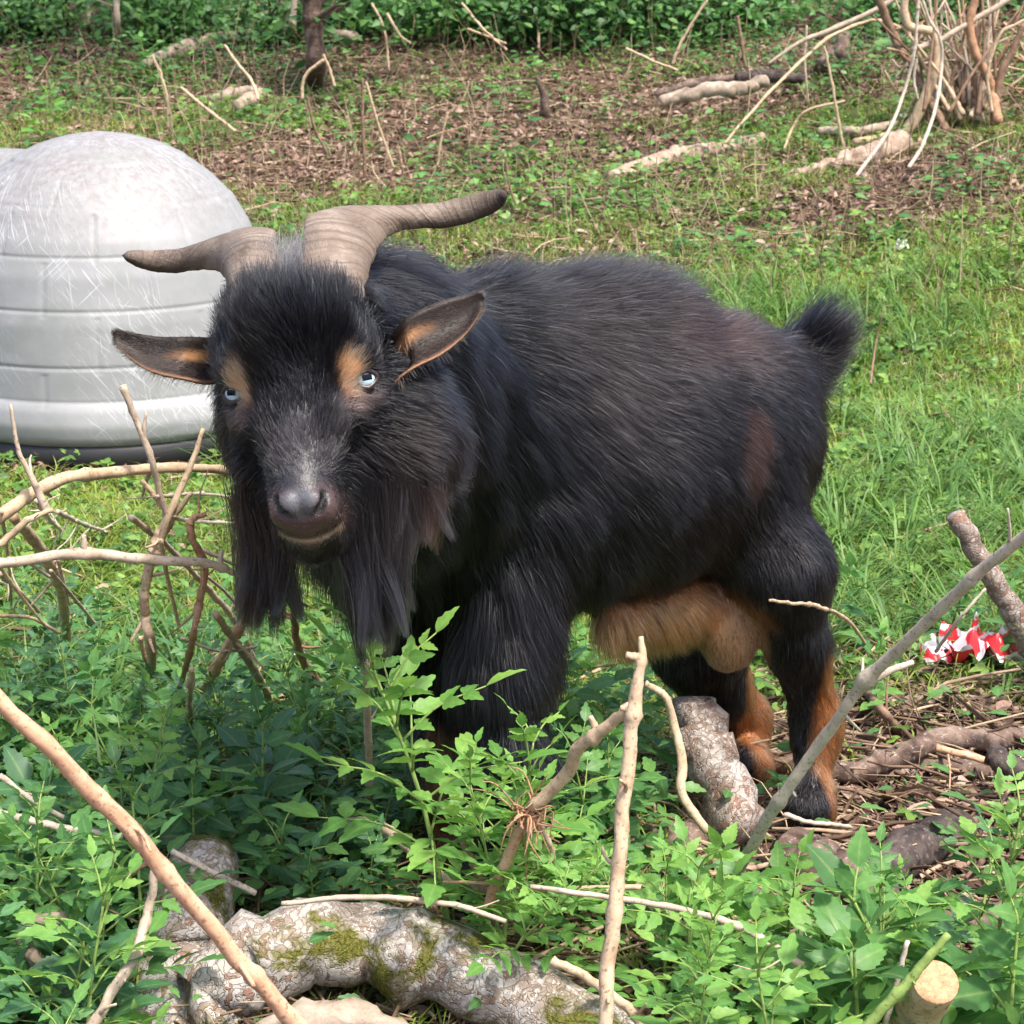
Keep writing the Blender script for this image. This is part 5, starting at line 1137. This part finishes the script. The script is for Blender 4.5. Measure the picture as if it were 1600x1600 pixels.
    def wf(c, n):
        L = LH(c)
        toward = np.clip(.55-(n[:, 1]), .25, 1.2)
        wt = toward.copy()
        head = (c[:, 1] < 2.22)
        wt = np.where(head, 2.2, wt)
        for e in eyes: wt *= np.clip((np.linalg.norm(c-e, axis=1)-.0135)/.003, 0, 1)
        wt *= 1+2.2*(np.linalg.norm(c-tt, axis=1) < .055)
        wt *= np.where((L[:, 1] > .098) & (L[:, 2] < -.072), .25, 1)
        wt *= np.where(c[:, 2] < .03+hterr(c[:, 0], c[:, 1]), 0, 1)
        return wt
    HN = HAIRS
    p, n = sample(HN, wf); D, par = field(p); col = coat(p, n)
    L = LH(p)
    near_t = np.linalg.norm(p-tt, axis=1) < .07; par[near_t, 0] *= rng.uniform(.55, 1.25, near_t.sum()); D[near_t] += rng.normal(0, .25, (near_t.sum(), 3))
    X = groom(p, n, D, par, .34, .008, .15)
    j = rng.random(HN)[:, None]
    rear = np.clip((p[:, 0]-.0)/.12, 0, 1)*(col[:, 0] < .02)*(p[:, 1] > 2.3); col = col*(1+rear[:, None]*np.array([1.9, 1.15, .7])*rng.random((HN, 1)))  # brown tint and a warm highlight, both put into the rear coat colour
    col = col*(.6+.8*rng.random((HN, 1)))
    dk = (rng.random(HN) < .15) & (col[:, 0] > .1) & (p[:, 1] > 2.3); col[dk] = [.02, .01, .008]
    white = (rng.random(HN) < .022+.022*(p[:, 0] > .03)); col[white] = np.maximum(col[white], [.20, .18, .17])  # scattered pale hairs, coat glints put into their colour
    curves('coat_hair', X, col, .00032, .00006, root)
    # ---------------- beard and jaw hair: long strands hung from the jaw
    def strands(name, roots, dirs, ln, cols, spread, cl, r0=.00024):
        m = len(roots); X = np.zeros((m, KP, 3)); cur = roots.copy(); X[:, 0] = cur
        for k in range(1, KP):
            s = k/(KP-1); d = dirs*(1-s*.8)+np.array([0, 0, -1.0])*(.25+s*.9)+spread*s
            d /= np.linalg.norm(d, axis=1)[:, None]; cur = cur+d*(ln/(KP-1))[:, None]; X[:, k] = cur
        inv = cl
        c_ = np.bincount(inv)
        mean = np.stack([np.stack([np.bincount(inv, X[:, k, q])/np.maximum(c_, 1) for q in range(3)], 1) for k in range(KP)], 1)[inv]
        s = np.linspace(0, 1, KP)[None, :, None]**.8
        X = X+(mean-X)*s*.80
        X[:, :, 2] += (0)
        kk = np.linspace(0, 1, KP); rgw = np.random.default_rng(int(m)); nc = int(inv.max())+1
        phs = rgw.uniform(0, 6.28, nc)[inv]; amp = rgw.uniform(.002, .0065, nc)[inv]
        X[:, :, 0] += amp[:, None]*np.sin(kk[None]*5.5+phs[:, None])*kk[None]; X[:, :, 1] += amp[:, None]*np.cos(kk[None]*4.7+phs[:, None])*kk[None]
        return curves(name, X, cols, r0, .00007, root)
    def lock(name, u0_, u1_, a, b, m, lens, dirv, col, nclump, seed):
        """hair hung along the jaw line a-b (head coords), lens = (len at a, len at b)"""
        rg = np.random.default_rng(seed)
        t_ = rg.random(m); a = np.array(a); b = np.array(b)
        base = a+(b-a)*t_[:, None]+rg.standard_normal((m, 3))*np.array([.010, .008, .008])
        roots = HB(base)
        cl = np.floor(t_*nclump+rg.standard_normal(m)*.35).clip(0, nclump-1).astype(int)
        ln = (lens[0]+(lens[1]-lens[0])*t_)*(.42+.66*rg.random(m)**.8)
        gs = rg.standard_normal((nclump, 3))*.17; ln = ln*(1+.12*rg.standard_normal(nclump))[cl]
        spread = gs[cl]+rg.standard_normal((m, 3))*.07
        dirs = np.tile(hdv(*dirv), (m, 1))+rg.standard_normal((m, 3))*.1
        cols = np.array(col[0])+(np.array(col[1])-np.array(col[0]))*(t_[:, None]*.5+.5*rg.random(nclump)[cl][:, None])**1.6
        cols = cols*(.6+.8*rg.random((m, 1)))
        w_ = rg.random(m) < .05; cols[w_] = [.14, .12, .11]
        strands(name, roots, dirs, ln, cols, spread, cl)
    bl, bl2, rd = (.006, .006, .008), (.020, .019, .022), (.05, .026, .022)
    lock('beard', 0, 0, (.022, .03, -.142), (.066, -.005, -.115), 5200, (.165, .17), (.18, .10, -1), (bl, bl2), 34, 3)
    lock('beard', 0, 0, (-.030, .03, -.140), (-.070, -.01, -.105), 3600, (.11, .165), (-.12, .1, -1), (bl, (.014, .011, .011)), 26, 4)
    lock('beard', 0, 0, (.062, .00, -.105), (.105, -.035, -.085), 2000, (.12, .11), (.25, .05, -1), (bl2, rd), 20, 5)
    lock('beard', 0, 0, (-.02, .03, -.145), (.03, .02, -.145), 1800, (.045, .06), (0, .1, -1), (bl, bl), 8, 6)
    # pale tuft between the horns
    m = 500; rg = np.random.default_rng(8)
    base = np.array([0.0, -.045, .095])+rg.standard_normal((m, 3))*np.array([.014, .01, .006]); roots = HB(base)
    X = np.zeros((m, KP, 3)); cur = roots; X[:, 0] = cur
    dv = hdv(0, 0, 1)+rg.standard_normal((m, 3))*.35
    for k in range(1, KP):
        d = dv+rg.standard_normal((m, 3))*.15; d /= np.linalg.norm(d, axis=1)[:, None]; cur = cur+d*.0065; X[:, k] = cur
    curves('poll_tuft', X, np.tile([.30, .29, .29], (m, 1))*rg.uniform(.2, 1.3, (m, 1)), .0003, .0001, root)

    # ---------------- eyes
    for e, s in ((eyeL, 1), (eyeR, -1)):
        bm = bmesh.new(); bmesh.ops.create_uvsphere(bm, u_segments=40, v_segments=24, radius=.0128)
        # spheres poles along +Z local: iris faces local Z
        em = bpy.data.meshes.new('eye'); bm.to_mesh(em); bm.free()
        for pl in em.polygons: pl.use_smooth = True
        t = NT('eye'); tc = t.new('ShaderNodeTexCoord'); sx = t.new('ShaderNodeSeparateXYZ'); t.link(tc.outputs['Object'], sx.inputs[0])
        def M(op, a, b=None):
            n = t.new('ShaderNodeMath', operation=op)
            for i, v in enumerate((a, b)):
                if v is None: continue
                if hasattr(v, 'is_linked'): t.link(v, n.inputs[i])
                else: n.inputs[i].default_value = v
            return n.outputs[0]
        x, y = sx.outputs[0], sx.outputs[1]
        r2 = M('SQRT', M('ADD', M('MULTIPLY', x, x), M('MULTIPLY', y, y)))
        px = M('LESS_THAN', M('ABSOLUTE', M('SUBTRACT', x, .0004)), .0050); py = M('LESS_THAN', M('ABSOLUTE', M('SUBTRACT', y, .0020)), .0029)
        pup = M('MULTIPLY', px, py)
        fr = t.noise(t.coord('Object', (1, 1, 1)), 900, 3)
        iris = t.mix(fr, (.30, .46, .56), (.52, .68, .76))
        edge = t.ramp(M('DIVIDE', r2, .0128), [(.80, 0.0), (.88, 1.0)])
        cc = t.mix(edge, iris, (.02, .015, .015)); cc = t.mix(pup, cc, (.003, .003, .006))
        t.color(cc); t.rough(.12); t.spec(.2)
        t.b.inputs['Coat Weight'].default_value = .0
        eo = bpy.data.objects.new('eye', em); C.objects.link(eo); em.materials.append(t.m)
        # orientation: Z of eyeball = gaze
        gz_ = hdv(.42*s, .9, .05); gz_ /= np.linalg.norm(gz_)
        xx = hdv(1, 0, -.0); xx = xx-gz_*(xx@gz_); xx /= np.linalg.norm(xx); yy = np.cross(gz_, xx)
        Mx = Matrix(((xx[0], yy[0], gz_[0], e[0]-gz_[0]*.0030), (xx[1], yy[1], gz_[1], e[1]-gz_[1]*.0030), (xx[2], yy[2], gz_[2], e[2]-gz_[2]*.0030), (0, 0, 0, 1)))
        eo.parent = root; eo.matrix_parent_inverse = Matrix.Translation(root.location).inverted(); eo.matrix_basis = Mx
        # eyelids: a ring of skin
        bm_ = Acc()
        tt_ = np.linspace(0, 2*math.pi, 33)
        path = np.array([e+gz_*(.0082-.0035*abs(math.cos(a_)))+xx*(.0112*math.cos(a_))+yy*(.0084*math.sin(a_)*(1-.3*abs(math.cos(a_)))) for a_ in tt_])
        Vv, Ff, Tt = tube_arrays(path, .0027, 10); bm_.add(Vv, Ff)
        lo = link('eyelid', bm_.mesh('eyelid'), LIDM, root)
    # ---------------- horns
    t = NT('horn')
    co = t.coord('Object'); a1 = t.noise(co, 22, 5, .6, .6); a2 = t.noise(t.coord('Object', (60, 60, 240), (.2, .5, .1)), 3, 4)
    col = t.ramp(a1, [(.30, (.09, .066, .05)), (.52, (.20, .155, .12)), (.72, (.30, .245, .20))])
    col = t.mix(t.ramp(a2, [(.45, 0), (.7, 1)]), col, (.19, .14, .11)); 
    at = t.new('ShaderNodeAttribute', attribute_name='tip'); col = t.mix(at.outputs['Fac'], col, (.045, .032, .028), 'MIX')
    al = t.new('ShaderNodeAttribute', attribute_name='along'); mu = t.new('ShaderNodeMath', operation='MULTIPLY_ADD'); t.link(al.outputs['Fac'], mu.inputs[0]); mu.inputs[1].default_value = 26; t.link(a1, mu.inputs[2])
    w1 = t.new('ShaderNodeTexNoise', noise_dimensions='1D'); w1.inputs['Scale'].default_value = 2.2; w1.inputs['Detail'].default_value = 3; t.link(mu.outputs[0], w1.inputs['W'])
    ring = w1.outputs['Fac']; col = t.mix(t.ramp(ring, [(.36, .55), (.5, 0)]), col, (.085, .062, .048))
    t.color(col); t.rough(.6); t.spec(.3); t.bump(t.mix(.45, t.noise(t.coord('Object', (1, 1, 1)), 170, 5, .6, 1.0), ring), .7, .004)
    def horn(prof, nseg, yb, yt):
        """prof rows: upper edge (u,v), lower edge (u,v), thickness m, depth offset of upper and lower edge"""
        U = catmull([P(r_[0], r_[1], r_[5]) for r_ in prof], nseg); Lw = catmull([P(r_[2], r_[3], r_[6]) for r_ in prof], nseg)
        th = np.interp(np.linspace(0, len(prof)-1, nseg), range(len(prof)), [r_[4] for r_ in prof])
        cen = (U+Lw)/2; tn = np.gradient(cen, axis=0); tn /= np.linalg.norm(tn, axis=1)[:, None]
        wd = (U-Lw)/2; wl = np.linalg.norm(wd, axis=1)[:, None]; wn = wd/wl
        nr = np.cross(tn, wn); nr /= np.linalg.norm(nr, axis=1)[:, None]
        k = 28; a = np.linspace(0, 2*math.pi, k, endpoint=False)
        ca = np.sign(np.cos(a))*np.abs(np.cos(a))**.85; sa = np.sin(a)*np.abs(np.sin(a))**.45
        ridge = 1+.02*np.sin(np.arange(nseg)*.9)[:, None, None]+.012*np.sin(np.arange(nseg)*2.3)[:, None, None]
        Vv = cen[:, None]+(wd[:, None]*ca[None, :, None]+nr[:, None]*th[:, None, None]*sa[None, :, None])*ridge
        i = np.arange(nseg-1)[:, None]; jj = np.arange(k)[None]
        Fq = np.stack([i*k+jj, i*k+(jj+1) % k, (i+1)*k+(jj+1) % k, (i+1)*k+jj], -1).reshape(-1, 4)
        Vv = Vv.reshape(-1, 3); Vv = np.vstack([Vv, cen[-1]+tn[-1]*.002]); jj = np.arange(k)
        Tq = np.stack([np.full(k, nseg*k), (nseg-1)*k+jj, (nseg-1)*k+(jj+1) % k], -1)
        hm_ = npmesh('horn', Vv, [Fq, Tq])
        s = np.repeat(np.linspace(0, 1, nseg), k); s = np.append(s, 1)
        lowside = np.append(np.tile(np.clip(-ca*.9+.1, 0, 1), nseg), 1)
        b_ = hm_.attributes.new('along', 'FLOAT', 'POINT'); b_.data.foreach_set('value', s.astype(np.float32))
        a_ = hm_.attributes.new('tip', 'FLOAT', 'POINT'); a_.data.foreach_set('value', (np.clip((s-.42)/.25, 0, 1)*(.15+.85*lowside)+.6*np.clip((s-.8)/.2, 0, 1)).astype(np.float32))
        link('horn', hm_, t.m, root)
    horn([(476, 475, 566, 480, .022, 2.10, 2.13), (474, 430, 573, 440, .022, 2.12, 2.15), (474, 375, 584, 405, .020, 2.15, 2.18), (482, 338, 598, 378, .018, 2.19, 2.21),
          (540, 323, 622, 362, .016, 2.22, 2.23), (610, 321, 655, 357, .012, 2.24, 2.24), (680, 317, 700, 356, .010, 2.25, 2.25), (735, 304, 748, 343, .008, 2.25, 2.25),
          (775, 296, 782, 326, .006, 2.24, 2.24), (788, 298, 789, 312, .003, 2.23, 2.23)], 70, 0, 0)
    horn([(435, 482, 362, 486, .022, 2.10, 2.12), (433, 440, 358, 452, .022, 2.12, 2.14), (430, 390, 348, 430, .020, 2.15, 2.17), (427, 360, 338, 422, .018, 2.18, 2.20),
          (390, 357, 322, 421, .016, 2.21, 2.22), (340, 369, 300, 423, .012, 2.23, 2.23), (285, 387, 268, 427, .009, 2.24, 2.24), (240, 391, 228, 422, .008, 2.24, 2.24),
          (205, 391, 202, 411, .006, 2.23, 2.23), (194, 396, 194, 403, .003, 2.23, 2.23)], 70, 0, 0)
    # ---------------- ears
    def ear(top, bot, Yt, Yb, cup, s):
        n_ = 26; U = catmull([P(u, v, y) for (u, v), y in zip(top, Yt)], n_); Lw = catmull([P(u, v, y) for (u, v), y in zip(bot, Yb)], n_)
        m_ = 13; t_ = np.linspace(0, 1, m_)
        wv = np.sin(t_*math.pi)
        tn = np.gradient((U+Lw)/2, axis=0); nr = np.cross(tn, U-Lw); nr /= np.linalg.norm(nr, axis=1)[:, None]
        if nr[n_//2][1] < 0: nr = -nr       # push the middle back (away from camera)
        cupv = cup*np.linalg.norm(U-Lw, axis=1)[:, None, None]
        S = U[:, None]*(1-t_)[None, :, None]+Lw[:, None]*t_[None, :, None]+nr[:, None]*cupv*wv[None, :, None]
        Bk = S+nr[:, None]*.0035
        Vv = np.vstack([S.reshape(-1, 3), Bk.reshape(-1, 3)]); N_ = n_*m_
        i = np.arange(n_-1)[:, None]; jj = np.arange(m_-1)[None]
        f1 = np.stack([i*m_+jj, i*m_+jj+1, (i+1)*m_+jj+1, (i+1)*m_+jj], -1).reshape(-1, 4); f2 = f1[:, ::-1]+N_
        rim = []
        for i_ in range(n_-1):
            rim += [(i_*m_, (i_+1)*m_, (i_+1)*m_+N_, i_*m_+N_), ((i_+1)*m_+m_-1, i_*m_+m_-1, i_*m_+m_-1+N_, (i_+1)*m_+m_-1+N_)]
        for j_ in range(m_-1): rim += [((n_-1)*m_+j_, (n_-1)*m_+j_+1, (n_-1)*m_+j_+1+N_, (n_-1)*m_+j_+N_)]
        em = npmesh('ear', Vv, [f1, f2, np.array(rim)])
        sl = np.linspace(0, 1, n_)[:, None]*np.ones((1, m_)); tt2 = t_[None]*np.ones((n_, 1))
        dark = np.array([.018, .012, .010]); cl = np.tile(dark, (n_, m_, 1))
        wt = np.clip((tt2-.86)/.12, 0, 1)*np.clip((1-sl)*2.2, 0, 1)*.85
        cl = cl*(1-wt[..., None])+np.array([.26, .13, .065])*wt[..., None]
        d = np.abs(tt2-(.25 if s == 1 else .30)-.25*(sl-.25)); wt = np.clip((.12-d)/.1, 0, 1)*np.clip((.50-sl)/.2, 0, 1)*.8
        cl = cl*(1-wt[..., None])+np.array([.36, .18, .08])*wt[..., None]
        wt = np.clip(.04-np.abs(tt2-.62), 0, 1)*18*np.clip(sl*2, 0, 1)*.3
        cl = cl*(1-wt[..., None])+np.array([.2, .12, .07])*wt[..., None]
        back = np.tile(np.array([.012, .011, .012]), (N_, 1))
        vcol(em, 'coat', np.vstack([cl.reshape(-1, 3), back]))
        eo = link('ear', em, t_skin, root)
        # short ear hair
        m = 3500; rg = np.random.default_rng(20+s); ii = rg.random(m)**.8*(n_-2); jx = rg.random(m)*(m_-1.001)
        i0 = ii.astype(int); j0 = jx.astype(int); fi = (ii-i0)[:, None]; fj = (jx-j0)[:, None]
        S0 = S[i0, j0]*(1-fi)*(1-fj)+S[i0+1, j0]*fi*(1-fj)+S[i0, j0+1]*(1-fi)*fj+S[i0+1, j0+1]*fi*fj
        cc = cl[i0, j0]*(.6+.8*rg.random((m, 1)))
        edge = (jx < 1.2) | (jx > m_-2.2)
        nrm = -nr[i0]; side = rg.random(m) < .35; nrm[side] *= -1; S0[side] += nr[i0[side]]*.0035; cc[side] = [.012, .011, .012]
        tv = tn[i0]/np.linalg.norm(tn[i0], axis=1)[:, None]
        acr = (U-Lw)[i0]; acr /= np.linalg.norm(acr, axis=1)[:, None]; acr = acr*np.where(jx < m_/2, 1, -1)[:, None]
        d = tv*.9+nrm*.22+acr*np.where(edge, .35, .05)[:, None]+rg.standard_normal((m, 3))*.15
        tanm = cc[:, 0] > .12
        d[tanm] = d[tanm]*.5-up*.6
        ln = np.where(tanm, .012, .0055)*(.6+.6*rg.random(m)); ks = np.linspace(0, 1, KP)
        d /= np.linalg.norm(d, axis=1)[:, None]
        X = S0[:, None]+d[:, None]*(ln[:, None]*ks[None])[..., None]
        X[..., 2] -= (ln[:, None]*.2*ks[None]**2)
        curves('ear_hair', X, cc, .00022, .00006, eo)
    nonloc = NT('ear_skin'); at = nonloc.new('ShaderNodeAttribute', attribute_name='coat'); nonloc.color(at.outputs['Color']); nonloc.rough(.55); nonloc.spec(.3); t_skin = nonloc.m
    nonloc.bump(nonloc.noise(nonloc.coord('Object'), 300, 3), .3, .002)
    ear([(598, 545), (625, 505), (650, 487), (690, 470), (730, 460), (750, 456), (757, 466)],
        [(616, 596), (629, 584), (655, 570), (690, 553), (725, 525), (748, 494), (756, 474)],
        [2.17, 2.15, 2.15, 2.16, 2.17, 2.17, 2.17], [2.10, 2.10, 2.11, 2.12, 2.14, 2.16, 2.17], .26, 1)
    ear([(352, 527), (325, 527), (290, 526), (250, 526), (215, 521), (185, 515), (176, 522)],
        [(352, 594), (325, 598), (290, 592), (250, 584), (220, 572), (190, 548), (177, 530)],
        [2.20, 2.19, 2.17, 2.17, 2.17, 2.17, 2.17], [2.16, 2.14, 2.135, 2.14, 2.15, 2.16, 2.17], .22, 2)
    # ---------------- hooves
    for q in (fl_h, fr_h, rl_h, rr_h):
        bm_ = Acc()
        for s in (-1, 1):
            prof = [(.0, .026, .0165), (.012, .0245, .0155), (.028, .021, .014), (.038, .017, .012)]
            a = np.linspace(0, 2*math.pi, 16, endpoint=False); rows = []
            for z, rl, rw in prof:
                x = np.cos(a)*rl; x = np.where(x > 0, x*1.25, x*.9)+.01-z*.35
                rows.append(q+hd*x[:, None]+(lf*(s*.0155+np.sin(a)*rw)[:, None])+up*(z-.004))
            Vv = np.vstack(rows+[rows[-1].mean(0)[None], rows[0].mean(0)[None]]); k = 16
            i = np.arange(3)[:, None]; jj = np.arange(k)[None]
            Fq = np.stack([i*k+jj, i*k+(jj+1) % k, (i+1)*k+(jj+1) % k, (i+1)*k+jj], -1).reshape(-1, 4); jj = np.arange(k)
            Tq = np.vstack([np.stack([np.full(k, 4*k), 3*k+jj, 3*k+(jj+1) % k], -1), np.stack([np.full(k, 4*k+1), (jj+1) % k, jj], -1)])
            bm_.add(Vv, Fq, Tq)
        link('hoof', bm_.mesh('hoof'), simple('hoof', (.03, .026, .022), .5, .4), root)
    return root
HAIRS = 300000
LIDM = simple('eyelid_skin', (.03, .018, .018), .35, .5)
goat()
